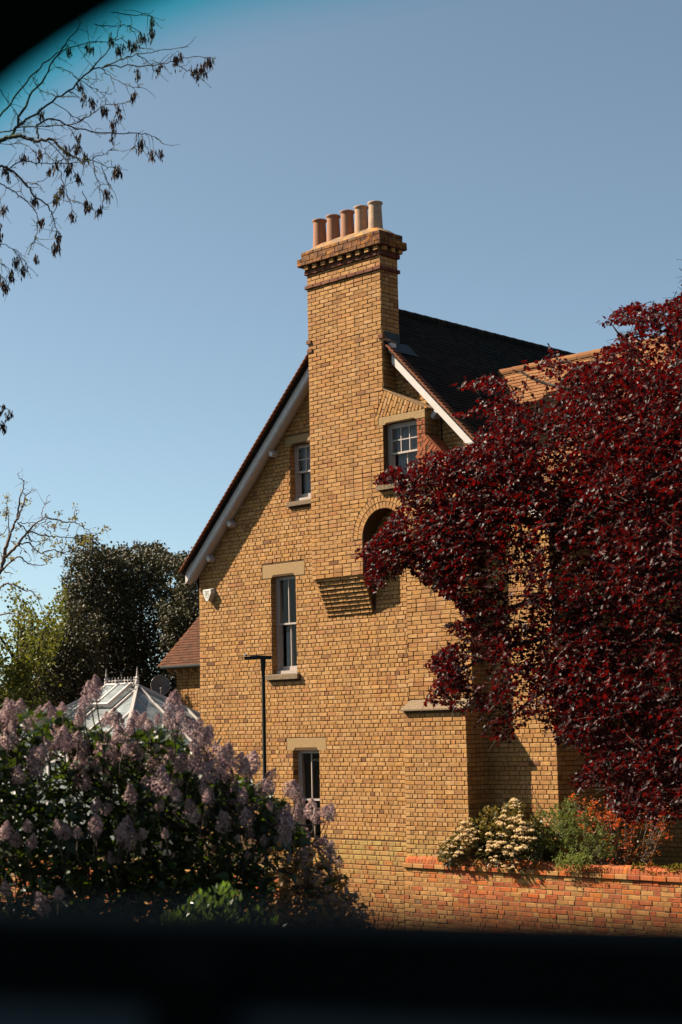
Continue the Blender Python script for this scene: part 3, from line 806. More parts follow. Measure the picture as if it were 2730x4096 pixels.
# stubs of an older string course
for (x, z, r) in ((SX1 - 0.02, 7.13, .2), (SX0 + 0.05, 7.18, .4), (SX0 + 0.03, 7.35, .8)):
    m = MB(); m.box((x - 0.06, YB - 0.03, GZ + z - 0.035), (x + 0.06, YB + 0.05, GZ + z + 0.035), r=r); m.build('brick_stub', 'dark_red_brick', breast)
# lead apron beside the stack
m = MB(); 
zr = lambda x: GZ + RROOF(x) + 0.035
m.quad((5.49, -0.30, zr(5.49)), (5.75, -0.30, zr(5.75)), (5.75, 0.35, zr(5.75)), (5.49, 0.35, zr(5.49)))
m.quad((5.492, -0.30, zr(5.49) - 0.05), (5.492, 0.13, zr(5.49) - 0.05), (5.492, 0.13, zr(5.49) + 0.17), (5.492, -0.30, zr(5.49) + 0.17))
m.build('lead_flashing', 'lead_sheet', house)

# --- roofs: tiles as real overlapping plates
def tile_field(org, du, ds, nrm, nu, ns, wu, gs, keep=None, th=0.014, length=None):
    """org: lower left corner; du along the eaves, ds up the slope; returns list of (centre, half u, half s, lift, rnd)"""
    out = []
    length = length or gs * 1.5
    for j in range(ns):
        off = 0.5 * wu * (j % 2)
        for i in range(-1, nu + 1):
            u = i * wu + off; s = j * gs
            if keep and not keep(u + wu / 2, s): continue
            if u < 0 or u + wu > nu * wu + wu: pass
            out.append((u, s, rng.random()))
    V = np.zeros((len(out), 8, 3)); R = np.zeros((len(out), 8))
    org, du, ds, nrm = (np.array(k, float) for k in (org, du, ds, nrm))
    for k, (u, s, r) in enumerate(out):
        j1, j2, j3 = rng.normal(0, 0.0018, 3); a = u + 0.002; b = u + wu - 0.002; hi = s + length
        l0 = 0.022 + j1; l1 = 0.004 + j2 * 0.4
        q = 0
        for (uu, ss, n0) in ((a, s + j3, l0), (b, s + j3 + rng.normal(0, .002), l0), (b, hi, l1), (a, hi, l1)):
            P = org + du * uu + ds * ss
            V[k, q] = P + nrm * n0; V[k, q + 4] = P + nrm * (n0 - th); q += 1
        R[k] = r
    F = np.array([(0, 1, 2, 3), (0, 4, 5, 1), (1, 5, 6, 2), (3, 7, 4, 0)])
    return V, R, F
def put_tiles(V, R, F, mat, parent, n_single=0, score=None, name='tile'):
    n = len(V)
    single = []
    if n_single and n:
        C_ = V[:, :4].mean(1); q = proj(C_)
        ok = [i for i in range(n) if score(q[i])]
        ok.sort(key=lambda i: q[i, 2]); single = ok[:n_single]
    rest = np.setdiff1d(np.arange(n), single)
    if len(rest):
        FF = (F[None] + (np.arange(len(rest)) * 8)[:, None, None]).reshape(-1, 4)
        put(name + '_rows', mesh(name, V[rest].reshape(-1, 3), FF, mat, R[rest].ravel()), None, parent, kind='stuff')
    shared = {}
    for i in single:
        c = V[i].mean(0); key = int(R[i, 0] * 12)
        if key not in shared: shared[key] = mesh(name, V[i] - c, F, mat, R[i])
        put(name, shared[key], None, parent, mw=Matrix.Translation(Vector(c.tolist())))

sl_len = math.sqrt(1 + SL * SL)
# main roof, right slope (towards the street side, in its own shade) and left slope
YR0, YR1 = -0.30, 9.5
for sgn, fn in ((1, RROOF), (-1, LROOF)):
    xe = 9.02 if sgn > 0 else -0.22
    ze = GZ + fn(xe)
    ds = np.array((-sgn, 0, SL)) / sl_len; nr = np.array((sgn * SL, 0, 1.0)) / sl_len
    ns = int((abs(AX - xe) * sl_len) / 0.1) 
    m = MB()
    p0 = np.array((xe, YR0 + 0.01, ze)) - nr * 0.02; q0 = np.array((AX, YR0 + 0.01, GZ + AZ)) - nr * 0.02
    m.add([p0, p0 + (0, YR1 - YR0, 0), q0 + (0, YR1 - YR0, 0), q0, p0 - nr * 0.05, p0 - nr * 0.05 + (0, YR1 - YR0, 0), q0 - nr * 0.05 + (0, YR1 - YR0, 0), q0 - nr * 0.05],
          [(0, 1, 2, 3), (7, 6, 5, 4), (0, 4, 5, 1), (3, 2, 6, 7), (0, 3, 7, 4)])
    rf = m.build('main_roof', 'dark_room', house, label='tiled main roof slope, its shade put into the tile colour' if sgn > 0 else 'far tiled slope of the main roof')
    org = np.array((xe, YR0, ze)) - nr * 0.02
    V, R, F = tile_field(org, (0, 1, 0), ds, nr, int((YR1 - YR0) / 0.165), ns, 0.165, 0.1,
                         keep=lambda u, s, sgn=sgn: not (u < 0.55 and s > 4.9) and u > 0.02 and u < YR1 - YR0)
    put_tiles(V, R, F, 'shaded_tile' if sgn > 0 else 'brown_tile', rf)
    # verge: doubled tile edges that show as teeth along the gable
    m = MB()
    for j in range(ns + 1):
        s = j * 0.1
        if fn is RROOF and xe - s * ds[0] * -1 < 5.6: pass
        P = np.array((xe, 0, ze)) + ds * s
        if sgn > 0 and P[0] < 5.62 or sgn < 0 and P[0] > 3.56: continue
        for (l0, l1, y0) in ((0.03, 0.006, -0.35), (0.008, -0.014, -0.335)):
            A = P + nr * l0; B = P + ds * 0.13 + nr * l1; t = nr * 0.016
            y1 = y0 + 0.17
            r = rng.random()
            v = [(A[0], y0, A[2]), (A[0], y1, A[2]), (B[0], y1, B[2]), (B[0], y0, B[2])]
            v += [tuple(np.array(k) - t) for k in v]
            m.add(v, [(0, 1, 2, 3), (7, 6, 5, 4), (0, 3, 7, 4), (0, 4, 5, 1), (2, 6, 7, 3)], r)
    m.build('verge_tiles', 'verge_tile', rf, kind='stuff')
    # bargeboard with a moulded inner fillet, soffit and purlin ends
    def seg(xa, xb, d0, d1, y0, y1, mat, name, lab=None):
        mm = MB()
        za = GZ + fn(xa); zb = GZ + fn(xb)
        mm.prism([(xa, za - d0), (xb, zb - d0), (xb, zb - d1), (xa, za - d1)] if xa < xb else [(xb, zb - d0), (xa, za - d0), (xa, za - d1), (xb, zb - d1)], y0, y1)
        return mm.build(name, mat, house, lab)
    if sgn < 0:
        seg(-0.16, 3.57, 0.035, 0.30, -0.235, -0.205, 'white_paint', 'bargeboard', 'white bargeboard on the left slope, in shade')
        seg(-0.12, 3.57, 0.27, 0.33, -0.222, -0.14, 'white_paint', 'barge_moulding')
        seg(-0.12, 3.57, 0.30, 0.345, -0.20, -0.10, 'white_paint', 'barge_moulding')
        seg(-0.14, 3.57, 0.035, 0.10, -0.255, -0.236, 'white_paint', 'barge_moulding')
        seg(-0.1, 3.57, 0.28, 0.30, -0.14, 0.0, 'white_paint', 'verge_soffit')
        xs = (0.42, 1.05, 2.28)
    else:
        seg(5.60, 9.0, 0.03, 0.30, -0.235, -0.205, 'white_paint', 'bargeboard', 'white bargeboard on the right slope, in full sun')
        seg(5.62, 9.0, 0.03, 0.085, -0.26, -0.236, 'white_paint', 'barge_moulding')
        seg(5.60, 9.0, 0.28, 0.30, -0.204, 0.0, 'white_paint', 'verge_soffit')
        m = MB(); m.box((5.56, -0.27, GZ + RROOF(5.58) - 0.10), (5.64, -0.15, GZ + RROOF(5.58) + 0.05)); m.build('barge_end_block', 'white_paint', house)
        xs = (6.55, 8.1)
    for x in xs:
        z = GZ + fn(x) - 0.40
        rot = Matrix.Rotation(math.atan(SL) * (-1 if sgn < 0 else 1), 4, 'Y')
        mm = MB(); mm.box((-0.04, -0.16 if sgn < 0 else -0.22, -0.085), (0.04, 0.02, 0.085), rot=rot)
        mm.V = [(v[0] + x, v[1], v[2] + z) for v in mm.V]
        mm.build('purlin_end', 'white_paint', house)
# ridge tiles
m_me = None
for i in range(30):
    y = -0.2 + i * 0.31
    if y < 0.15: continue
    m = MB(); n = 8; V = []; F = []
    for yy, rad in ((y, 0.115), (y + 0.30, 0.108)):
        for j in range(n + 1):
            t = math.pi * (-0.12 + 1.24 * j / n); V.append((AX + rad * math.cos(t), yy, GZ + AZ - 0.06 + rad * math.sin(t)))
    F = [(j, j + 1, j + n + 2, j + n + 1) for j in range(n)]
    m.add(V, F, rng.random()); m.build('ridge_tile', 'shaded_tile', house)

# --- right wing: roof running along X, front slope in sun
WY, WZ, WS = 2.8, 6.88, 1.19
wl = math.sqrt(1 + WS * WS); ds = np.array((0, 1, WS)) / wl; nr = np.array((0, -WS, 1.0)) / wl
EV = 0.45                                            # eaves Y
ez = GZ + WZ - (WY - EV) * WS
m = MB()
def wp(x, y): return (x, y, GZ + WZ - abs(WY - y) * WS - 0.03)
m.quad(wp(5.7, WY), wp(9.0, EV), wp(19, EV), wp(19, WY)); m.quad(wp(5.7, WY), wp(19, WY), wp(19, 6.5), wp(5.7, 6.5))
m.quad((19, 0.9, 0), (19, 6.0, 0), (19, 6, ez + 0.3), (19, WY, GZ + WZ - 0.1), (19, 0.9, ez + 0.3))
ww = MB(); ww.quad((8.81, 1.7, 0), (19, 1.7, 0), (19, 1.7, ez + 0.3), (8.81, 1.7, ez + 0.3))
ww = ww.build('wing_wall', 'dark_mortar', house)
l = []; lay(l, FRONT(1.7), 8.82, 18.9, -2.9, 2.5, 'english', closer=True); lay(l, RIGHT(8.8), 0.0, 1.68, -2.9, 3.2, 'english'); emit(l, 'yellow_brick', ww)
wing = m.build('wing_roof', 'dark_room', house, label='orange tiled roof of the right wing, behind the red leaved tree')
ns = int((WY - EV) * wl / 0.1)
org = np.array((5.6, EV, ez)) - nr * 0.02
def keep(u, s):
    x = 5.6 + u; z = ez + s * ds[2] - GZ
    return x > (12.616 - z) / SL - 0.05 and x < 19 - 0.1 or False
V, R, F = tile_field(org, (1, 0, 0), ds, nr, 82, ns, 0.165, 0.1, keep=keep)
put_tiles(V, R, F, 'orange_tile', wing, 180, lambda q: 1980 < q[0] < 2500 and 1400 < q[1] < 1720)
for i in range(40):
    x = 5.72 + i * 0.31
    m = MB(); n = 8; V = []
    for xx, rad in ((x, 0.105), (x + 0.30, 0.097)):
        for j in range(n + 1):
            t = math.pi * (-0.1 + 1.2 * j / n); V.append((xx, WY + rad * math.cos(t), GZ + WZ - 0.05 + rad * math.sin(t)))
    m.add(V, [(j, j + n + 1, j + n + 2, j + 1) for j in range(n)], rng.random()); m.build('ridge_tile', 'orange_tile', wing)

# --- left rear extension
EY, EZ, ES = 4.2, 1.70, 0.93
el = math.sqrt(1 + ES * ES); ds = np.array((0, 1, ES)) / el; nr = np.array((0, -ES, 1.0)) / el
ext = thing('rear_extension', 'low brick extension with a brown tiled roof, behind the left corner of the gable', 'extension', (-3.5, 6, 0))
m = MB()
m.quad((-5.95, 4.45, 0), (-0.02, 4.45, 0), (-0.02, 4.45, GZ + 1.78), (-5.95, 4.45, GZ + 1.78))
m.quad((-5.95, 4.45, 0), (-5.95, 8, 0), (-5.95, 8, GZ + 1.78), (-5.95, 5.9, GZ + 3.2), (-5.95, 4.45, GZ + 1.78))
m.quad((-5.95, 8, 0), (-0.02, 8, 0), (-0.02, 8, GZ + 1.7), (-5.95, 8, GZ + 1.7))
w = m.build('wall', 'dark_mortar', ext)
l = []; lay(l, FRONT(4.45), -5.95, -0.05, -1.2, 1.62, 'english'); 
emit(l, 'yellow_brick', w, single=nearest(l, 150, lambda x, y: 650 < x < 800 and y < 2860))
m = MB()
m.quad((-6.42, EY, GZ + EZ - 0.02), (-0.03, EY, GZ + EZ - 0.02), (-0.03, 5.9, GZ + EZ - 0.02 + 1.7 * ES), (-6.42, 5.9, GZ + EZ - 0.02 + 1.7 * ES))
m.quad((-6.42, 5.9, GZ + EZ - 0.02 + 1.7 * ES), (-0.03, 5.9, GZ + EZ - 0.02 + 1.7 * ES), (-0.03, 7.6, GZ + EZ), (-6.42, 7.6, GZ + EZ))
r_ = m.build('roof', 'verge_tile', ext)
V, R, F = tile_field(np.array((-6.44, EY, GZ + EZ)) - nr * 0.02, (1, 0, 0), ds, nr, 38, int(1.7 * el / 0.1), 0.165, 0.1, keep=lambda u, s: 0.05 < u < 6.35)
put_tiles(V, R, F, 'brown_tile', r_, 240, lambda q: 600 < q[0] < 805)
m = MB(); m.tube([(-6.45, EY - 0.03, GZ + EZ - 0.03), (-0.05, EY - 0.03, GZ + EZ - 0.03)], 0.045, 8); m.build('gutter', 'black_iron', ext)
m = MB(); m.tube([(-4.95, 4.36, GZ + 1.6), (-4.95, 4.36, 0)], 0.035, 8); m.build('downpipe', 'black_iron', ext)
for x in np.arange(-6.1, -4.6, 0.28):
    m = MB(); m.prismx([(4.44, GZ + 1.66), (4.25, GZ + 1.66), (4.25, GZ + 1.60), (4.44, GZ + 1.50)], x, x + 0.07); m.build('rafter_foot', 'buff_stone', ext)
# gutter end and downpipe of the main house
m = MB(); m.tube([(-0.17, -0.12, GZ + 3.19), (-0.17, 9.4, GZ + 3.19)], 0.055, 8); m.build('gutter', 'black_iron', house)
m = MB(); m.tube([(-0.13, 0.05, GZ + 3.16), (-0.12, 0.10, GZ + 2.95), (-0.05, 0.25, GZ + 2.85), (-0.05, 0.25, 0)], 0.032, 7); m.build('downpipe', 'black_iron', house)
# ------------------------------------------------------------------ garden wall
gw = thing('garden_wall', 'old orange red brick garden wall with rounded coping in front of the shrubs', 'wall', (9, -0.5, 0))
GY = -0.62; gtop = -2.31
m = MB(); m.box((5.935, GY, 0), (20, -0.38, GZ + gtop)); m.box((5.94, GY - 0.012, GZ + gtop), (20, -0.36, GZ + gtop + 0.085))
core = m.build('wall_core', 'buff_mortar', gw)
gb = []; lay(gb, FRONT(GY), 5.935, 19.9, -3.75, gtop, 'flemish', base=gtop, course=0.0735, st=0.235, joint=0.009, jit=1.8)
gb = [(p, u, v, a, b, max(0.0035, pr - 0.003 + rng.normal(0, 0.0015)), rot * 1.5, float(rng.choice([0.03, 0.18, 0.40, 0.51, 0.68, 0.84])) if rng.random() < 0.52 + 0.4 * math.sin(u * 1.3 + 0.7) * math.cos(v * 2.1 + u * 0.4) - (0.25 if u < 7.2 else 0) else (float(rng.choice([0.28, 0.58, 0.78, 0.9])) if rng.random() < 0.9 else r)) for (p, u, v, a, b, pr, rot, r) in gb]
near = nearest(gb, 290, lambda x, y: 1560 < x < 2740 and 3470 < y < 3740)
emit(gb, 'old_wall_brick', core, single=near)
cb = []; lay(cb, FRONT(GY - 0.035), 5.94, 19.9, gtop + 0.004, gtop + 0.082, 'stretcher', base=gtop + 0.004, course=0.08, st=0.235, joint=0.008, rndf=lambda u, v: rng.choice([0.05, 0.2, 0.3, 0.6, 0.7, 0.85]))
for b_ in cb:
    m = MB(); pl, u, v, a, b, p, rot, r = b_
    m.box((u - a, GY - 0.035 - p + rng.normal(0, 0.003), GZ + v - b), (u + a, -0.34, GZ + v + b), r=r)
    o = m.build('coping_brick', 'old_wall_brick', gw); bv = o.modifiers.new('b', 'BEVEL'); bv.width = 0.006; bv.segments = 1
# rounded bricks on edge
x = 5.97; i = 0
while x < 16:
    w = 0.076 + rng.normal(0, 0.003)
    hgt = 0.115 + 0.012 * math.sin(x * 3.1) + rng.normal(0, 0.003)
    m = MB(); prof = []
    y0, y1 = GY - 0.005, -0.36
    for t in np.linspace(0, math.pi, 9):
        prof.append(((y0 + y1) / 2 - (y1 - y0) / 2 * math.cos(t), GZ + gtop + 0.088 + hgt * (math.sin(t) ** 0.6)))
    m.prismx(prof, x + 0.004, x + w - 0.004, r=float(rng.choice([0.02, 0.15, 0.2, 0.4, 0.68, 0.5])))
    m.build('round_coping_brick', 'old_wall_brick', gw)
    x += w; i += 1
mm_ = MB(); mm_.box((5.96, GY + 0.02, GZ + gtop + 0.08), (16, -0.38, GZ + gtop + 0.15)); mm_.build('coping_bed', 'buff_mortar', gw)
# moss cushions on the coping at the right
V = []; F = []; R = []
for i in range(2600):
    u = rng.uniform(10.55, 12.6); y = rng.uniform(GY - 0.01, GY + 0.2)
    if u < 10.8 and rng.random() < 0.5: continue
    z = GZ + gtop + 0.14 + 0.09 * math.sin(min(1, (y - GY + 0.01) / 0.15) * 1.5) * rng.uniform(0.7, 1.1) + 0.02 * math.sin(u * 9)
    a = rng.normal(0, 0.014, (3, 3)); k = len(V)
    for q in a: V.append((u + q[0], y + q[1], z + q[2]))
    F.append((k, k + 1, k + 2)); R += [rng.random()] * 3
put('moss_patch', mesh('moss_patch', V, np.array(F), 'moss', R), None, gw, kind='stuff')

# ------------------------------------------------------------------ alarm box
al = thing('alarm_box', 'cream alarm bell box with an F emblem fixed near the left corner of the gable', 'alarm box', (0.5, -0.05, GZ + 2.9))
pts = [(812 + .0, 2361), (842, 2357.8), (845.3, 2369), (832.5, 2405), (823.5, 2405), (811.5, 2372)]
fr3 = [on_y(px, py, -0.125) for px, py in pts]
poly = [(p[0], p[2]) for p in fr3]
bpoly = [(p[0], p[2]) for p in fr3]
m = MB(); n = 6; cx_, cz_ = np.mean(poly, 0)
Vf = [(x, -0.125, z) for x, z in poly]; Vb = [(cx_ + (x - cx_) * 1.04, 0.0, cz_ + (z - cz_) * 1.02 + (0.035 if i < 2 else 0)) for i, (x, z) in enumerate(poly)]
m.add(Vf + Vb, [tuple(range(5, -1, -1)), tuple(range(6, 12))] + [(i, (i + 1) % 6, (i + 1) % 6 + 6, i + 6) for i in range(6)])
o = m.build('bell_housing', 'alarm_plastic', al); bv = o.modifiers.new('b', 'BEVEL'); bv.width = 0.005; bv.segments = 2
def text(name, s, size, loc, mat, parent, rot=(math.pi / 2, 0, 0), ext=0.0015):
    c = bpy.data.curves.new(name, 'FONT'); c.body = s; c.size = size; c.extrude = ext; c.align_x = 'CENTER'; c.align_y = 'CENTER'
    c.materials.append(MATS[mat]); o = bpy.data.objects.new(name, c); COL.objects.link(o)
    o.rotation_euler = rot; o.location = loc
    bpy.context.view_layer.update()
    me = bpy.data.meshes.new_from_object(o); me.name = name; mw = o.matrix_world.copy(); bpy.data.objects.remove(o)
    return put(name, me, mat, parent, mw=mw)
ec = on_y(828, 2379, -0.127)
text('emblem_letter', 'F', 0.085, (ec[0], -0.1275, ec[2] + 0.004), 'print_grey', al)
m = MB()
for (r1, r2, sx) in ((0.062, 0.056, 0.85),):
    N = 28; V = []
    for j in range(N):
        t = 2 * math.pi * j / N
        for rr in (r1, r2): V.append((ec[0] + rr * sx * math.cos(t), -0.1272, ec[2] + rr * math.sin(t)))
    m.add(V, [(2 * j, 2 * j + 1, (2 * j + 3) % (2 * N), (2 * j + 2) % (2 * N)) for j in range(N)])
m.build('emblem_ring', 'print_grey', al)
# the blurred word along the top: letter-sized strokes, not readable in the photograph either
m = MB(); tp = on_y(827.5, 2365, -0.127)
for i in range(11):
    if i == 4: continue
    x = tp[0] - 0.072 + i * 0.0142
    m.box((x, -0.1272, tp[2] - 0.008), (x + 0.003, -0.1262, tp[2] + 0.008)); m.box((x, -0.1272, tp[2] + (0.004 if i % 2 else -0.006)), (x + 0.009, -0.1262, tp[2] + (0.0065 if i % 2 else -0.0035)))
m.build('print_line', 'print_grey', al)

# ------------------------------------------------------------------ satellite dish
dc = np.array((-6.06, 4.02, GZ + 1.24))
dish = thing('satellite_dish', 'round grey satellite dish on a bracket at the corner of the rear extension', 'satellite dish', tuple(dc))
dn = CAMP - dc; dn = dn / np.linalg.norm(dn) + np.array((0.25, -0.1, 0.35)); dn /= np.linalg.norm(dn)
da = np.cross(dn, (0, 0, 1)); da /= np.linalg.norm(da); db = np.cross(da, dn)
m = MB(); V = []; R_ = 0.235; N = 32; rg = 7
for i in range(rg):
    rr = R_ * i / (rg - 1)
    for j in range(N):
        t = 2 * math.pi * j / N; V.append(dc + rr * (math.cos(t) * da + math.sin(t) * db * 1.06) - dn * 0.05 * (1 - (rr / R_) ** 2))
F = [(i * N + j, i * N + (j + 1) % N, (i + 1) * N + (j + 1) % N, (i + 1) * N + j) for i in range(rg - 1) for j in range(N)]
m.add(V, F); o = m.build('reflector', 'dish_metal', dish, smooth=True); sd = o.modifiers.new('s', 'SOLIDIFY'); sd.thickness = 0.006
m = MB(); m.tube([dc + R_ * (math.cos(t) * da + math.sin(t) * db * 1.06) for t in np.linspace(0, 2 * math.pi, 33)], 0.006, 5); m.build('rim', 'dish_rim', dish)
m = MB(); lnb = dc + dn * 0.20 - db * 0.14
m.tube([dc - db * 0.25 - dn * .02, lnb], 0.009, 5); m.tube([lnb - da * 0.0, lnb - dn * 0.07 + db * 0.03], 0.024, 8); m.build('receiver_arm', 'dish_rim', dish)
m = MB(); m.tube([dc - dn * 0.06, dc - dn * 0.12 + np.array((0.1, 0.08, -0.15)), np.array((-5.8, 4.44, GZ + 1.0))], 0.018, 6); m.tube([dc + np.array((.1, .05, -.02)), np.array((-5.6, 4.40, GZ + 1.05)), np.array((-5.5, 4.44, GZ + 1.5))], 0.008, 5); m.build('bracket', 'black_iron', dish)

# ------------------------------------------------------------------ conservatory
cons = thing('conservatory', 'hipped glass conservatory roof with cresting and finials behind the lilac', 'conservatory', (-5.0, 2.0, 0))
RX0, RX1, CY, CZ = -5.60, -4.46, 2.0, GZ + 1.16
HW, HH = 2.35, 1.62
cr = {'a': (RX0 - HW, CY - HW), 'b': (RX1 + HW, CY - HW), 'c': (RX1 + HW, CY + HW), 'd': (RX0 - HW, CY + HW)}
E_ = lambda k: (*cr[k], CZ - HH)
rA, rB = (RX0, CY, CZ), (RX1, CY, CZ)
def bar(name, p, q, w, h, mat='white_paint', par=None, lift=0.02):
    p, q = np.array(p, float), np.array(q, float); t = q - p; t /= np.linalg.norm(t)
    a = np.cross(t, (0, 0, 1)); a /= np.linalg.norm(a); b = np.cross(a, t)
    mm = MB(); V = []
    for P in (p, q):
        for (s1, s2) in ((-1, -1), (1, -1), (1, 1), (-1, 1)): V.append(P + a * w * s1 / 2 + b * (h * s2 / 2 + lift))
    mm.add(V, [(0, 1, 2, 3), (7, 6, 5, 4), (0, 4, 5, 1), (1, 5, 6, 2), (2, 6, 7, 3), (3, 7, 4, 0)])
    return mm.build(name, mat, par or cons)
for p, q in ((rA, E_('a')), (rB, E_('b')), (rB, E_('c')), (rA, E_('d'))): bar('hip_bar', p, q, 0.07, 0.06)
bar('ridge_bar', rA, rB, 0.12, 0.06)
for p, q in (('a', 'b'), ('b', 'c'), ('c', 'd'), ('d', 'a')): bar('eaves_beam', E_(p), E_(q), 0.12, 0.14)
def lerp(p, q, t): return np.array(p) * (1 - t) + np.array(q) * t
def slope_face(top0, top1, bot0, bot1, n, skip=None):
    """glazing strips between eaves points; bars run straight up the slope to ridge or hip"""
    bx = [lerp(bot0, bot1, i / n) for i in range(n + 1)]
    L0 = np.array(bot1) - np.array(bot0); Ln = np.linalg.norm(L0); L0 = L0 / Ln
    mid = (np.array(top0) + np.array(top1)) / 2
    a0 = (np.array(top0) - np.array(bot0)) @ L0; a1 = (np.array(top1) - np.array(bot0)) @ L0
    upv = np.array(top0) - np.array(bot0) - L0 * a0
    tops = []
    for i in range(n + 1):
        s = Ln * i / n
        if s < a0: k = s / a0
        elif s > a1: k = (Ln - s) / (Ln - a1)
        else: k = 1.0
        tops.append(bx[i] + upv * k)
    for i in range(n + 1):
        if 0 < i < n: bar('glazing_bar', bx[i], tops[i], 0.035, 0.05)
    for i in range(n):
        g = MB(); extra = []
        s0, s1 = Ln * i / n, Ln * (i + 1) / n
        top = [tops[i + 1]]
        for aa, tt in ((a1, top1), (a0, top0)):
            if s0 < aa < s1: top.append(np.array(tt))
        top.append(tops[i])
        pts_ = [bx[i], bx[i + 1]] + top
        if np.linalg.norm(pts_[-1] - pts_[0]) < 1e-3: pts_ = pts_[:-1]
        g.quad(*pts_); g.build('pane', 'conservatory_glass', cons)
    return bx, tops
slope_face(rA, rB, E_('a'), E_('b'), 8)
slope_face(rB, rB, E_('b'), E_('c'), 6)
slope_face(rA, rA, E_('d'), E_('a'), 6)
slope_face(rB, rA, E_('c'), E_('d'), 8)
# opening roof light on the front slope
upv = np.array((0, HW, HH)) / math.hypot(HW, HH); nn = np.cross((1, 0, 0), upv); nn = nn / np.linalg.norm(nn)
o0 = np.array((-5.45, CY, CZ)) - upv * 0.06 + nn * 0.07
rl = MB()
def rb(u0, u1, s0, s1):
    V = []
    for h in (0, 0.07):
        for (u, s) in ((u0, s0), (u1, s0), (u1, s1), (u0, s1)): V.append(o0 + np.array((u, 0, 0)) - upv * s + nn * h)
    rl.add(V, [(0, 3, 2, 1), (4, 5, 6, 7), (0, 1, 5, 4), (1, 2, 6, 5), (2, 3, 7, 6), (3, 0, 4, 7)])
rb(0, 0.06, 0, 0.85); rb(0.88, 0.94, 0, 0.85); rb(0.06, 0.88, 0, 0.06); rb(0.06, 0.88, 0.79, 0.85); rb(0.44, 0.50, 0.06, 0.79)
rl_o = rl.build('roof_light', 'white_paint', cons)
g = MB(); g.quad(*[o0 + np.array((u, 0, 0)) - upv * s + nn * 0.05 for u, s in ((0.06, 0.79), (0.88, 0.79), (0.88, 0.06), (0.06, 0.06))]); g.build('pane', 'conservatory_glass', rl_o)
# cresting: a row of small fleurs and two spiked finials
for i in range(9):
    x = RX0 + 0.11 + i * (RX1 - RX0 - 0.22) / 8
    m = MB(); y = CY; z = CZ + 0.06
    m.box((x - 0.008, y - 0.008, z), (x + 0.008, y + 0.008, z + 0.15)); m.box((x - 0.040, y - 0.009, z + 0.07), (x + 0.040, y + 0.009, z + 0.092))
    for (dx, dz) in ((-0.04, 0.081), (0.04, 0.081), (0, 0.145)):
        m.add([(x + dx - 0.018, y, z + dz), (x + dx, y - 0.012, z + dz), (x + dx + 0.018, y, z + dz), (x + dx, y + 0.012, z + dz), (x + dx, y, z + dz + 0.022), (x + dx, y, z + dz - 0.022)],
              [(0, 1, 4), (1, 2, 4), (2, 3, 4), (3, 0, 4), (1, 0, 5), (2, 1, 5), (3, 2, 5), (0, 3, 5)])
    m.build('crest_fleur', 'white_paint', cons)
for x in (RX0, RX1):
    m = MB(); m.lathe((x, CY, CZ + 0.05), [(0.05, 0), (0.05, 0.05), (0.035, 0.10), (0.05, 0.13), (0.03, 0.17), (0.022, 0.24), (0.004, 0.40)], 10); m.build('finial', 'white_paint', cons, smooth=False)
bar('crest_rail', (RX0 - .03, CY, CZ + 0.06), (RX1 + .03, CY, CZ + 0.06), 0.04, 0.035, lift=0.01)
# glazed walls on a dwarf brick wall
for p, q in (('a', 'b'), ('b', 'c'), ('c', 'd'), ('d', 'a')):
    P, Q = np.array((*cr[p], 0.0)), np.array((*cr[q], 0.0)); n = 7
    m = MB(); m.quad(P, Q, Q + (0, 0, 0.7), P + (0, 0, 0.7)); m.build('dwarf_wall', 'buff_stone', cons)
    m = MB(); m.quad(P + (0, 0, 0.7), Q + (0, 0, 0.7), Q + (0, 0, CZ - HH), P + (0, 0, CZ - HH)); m.build('pane', 'conservatory_glass', cons)
    for i in range(n + 1):
        X = P + (Q - P) * i / n
        m = MB(); m.box((X[0] - 0.035, X[1] - 0.035, 0.7), (X[0] + 0.035, X[1] + 0.035, CZ - HH)); m.build('mullion', 'white_paint', cons)

# ------------------------------------------------------------------ street lamp
lp = at(1054, 2690, 25.0)
lamp = thing('street_lamp', 'slim dark green lamp post with a flat lantern head in front of the brick gable', 'street lamp', (lp[0], lp[1], 0))
top = at(1050, 2630, 25.0)
m = MB(); m.lathe((lp[0], lp[1], 0), [(0.075, 0), (0.075, 1.0), (0.045, 1.03), (0.031, 1.1), (0.0285, top[2] - 0.30), (0.0285, top[2] - 0.22), (0.040, top[2] - 0.12), (0.040, top[2] - 0.02)], 16); m.build('post', 'lamp_paint', lamp, smooth=False)
hd = RT * -1; hd[2] = 0; hd /= np.linalg.norm(hd); hs = np.array((-hd[1], hd[0], 0))
def slab(name, a0, a1, w0, w1, z0, z1, mat, t0=0.0, t1=0.0):
    V = []
    c = np.array((lp[0], lp[1], 0))
    for (a, w, dz) in ((a0, w0, t0), (a1, w1, t1)):
        for (s, z) in ((-1, z0), (1, z0), (1, z1), (-1, z1)): V.append(c + hd * a + hs * w * s / 2 + np.array((0, 0, z + dz)))
    mm = MB(); mm.add(V, [(0, 1, 2, 3), (7, 6, 5, 4), (0, 4, 5, 1), (1, 5, 6, 2), (2, 6, 7, 3), (3, 7, 4, 0)])
    return mm.build(name, mat, lamp)
zt = top[2]
slab('head_mount', -0.13, 0.12, 0.09, 0.12, zt - 0.03, zt + 0.025, 'lamp_paint', 0.0, 0.008)
slab('lantern', 0.08, 0.28, 0.15, 0.15, zt - 0.035, zt + 0.012, 'lamp_paint', 0.01, 0.006)
slab('lantern_top', 0.10, 0.36, 0.15, 0.10, zt + 0.012, zt + 0.022, 'lamp_top', 0.012, -0.018)
m = MB(); sp = np.array((lp[0], lp[1], 0)) + hd * 0.265
m.lathe((sp[0], sp[1], zt + 0.025), [(0.02, 0), (0.02, 0.012), (0.028, 0.014), (0.028, 0.030), (0.018, 0.036), (0.0, 0.038)], 12); m.build('photocell', 'dish_rim', lamp)

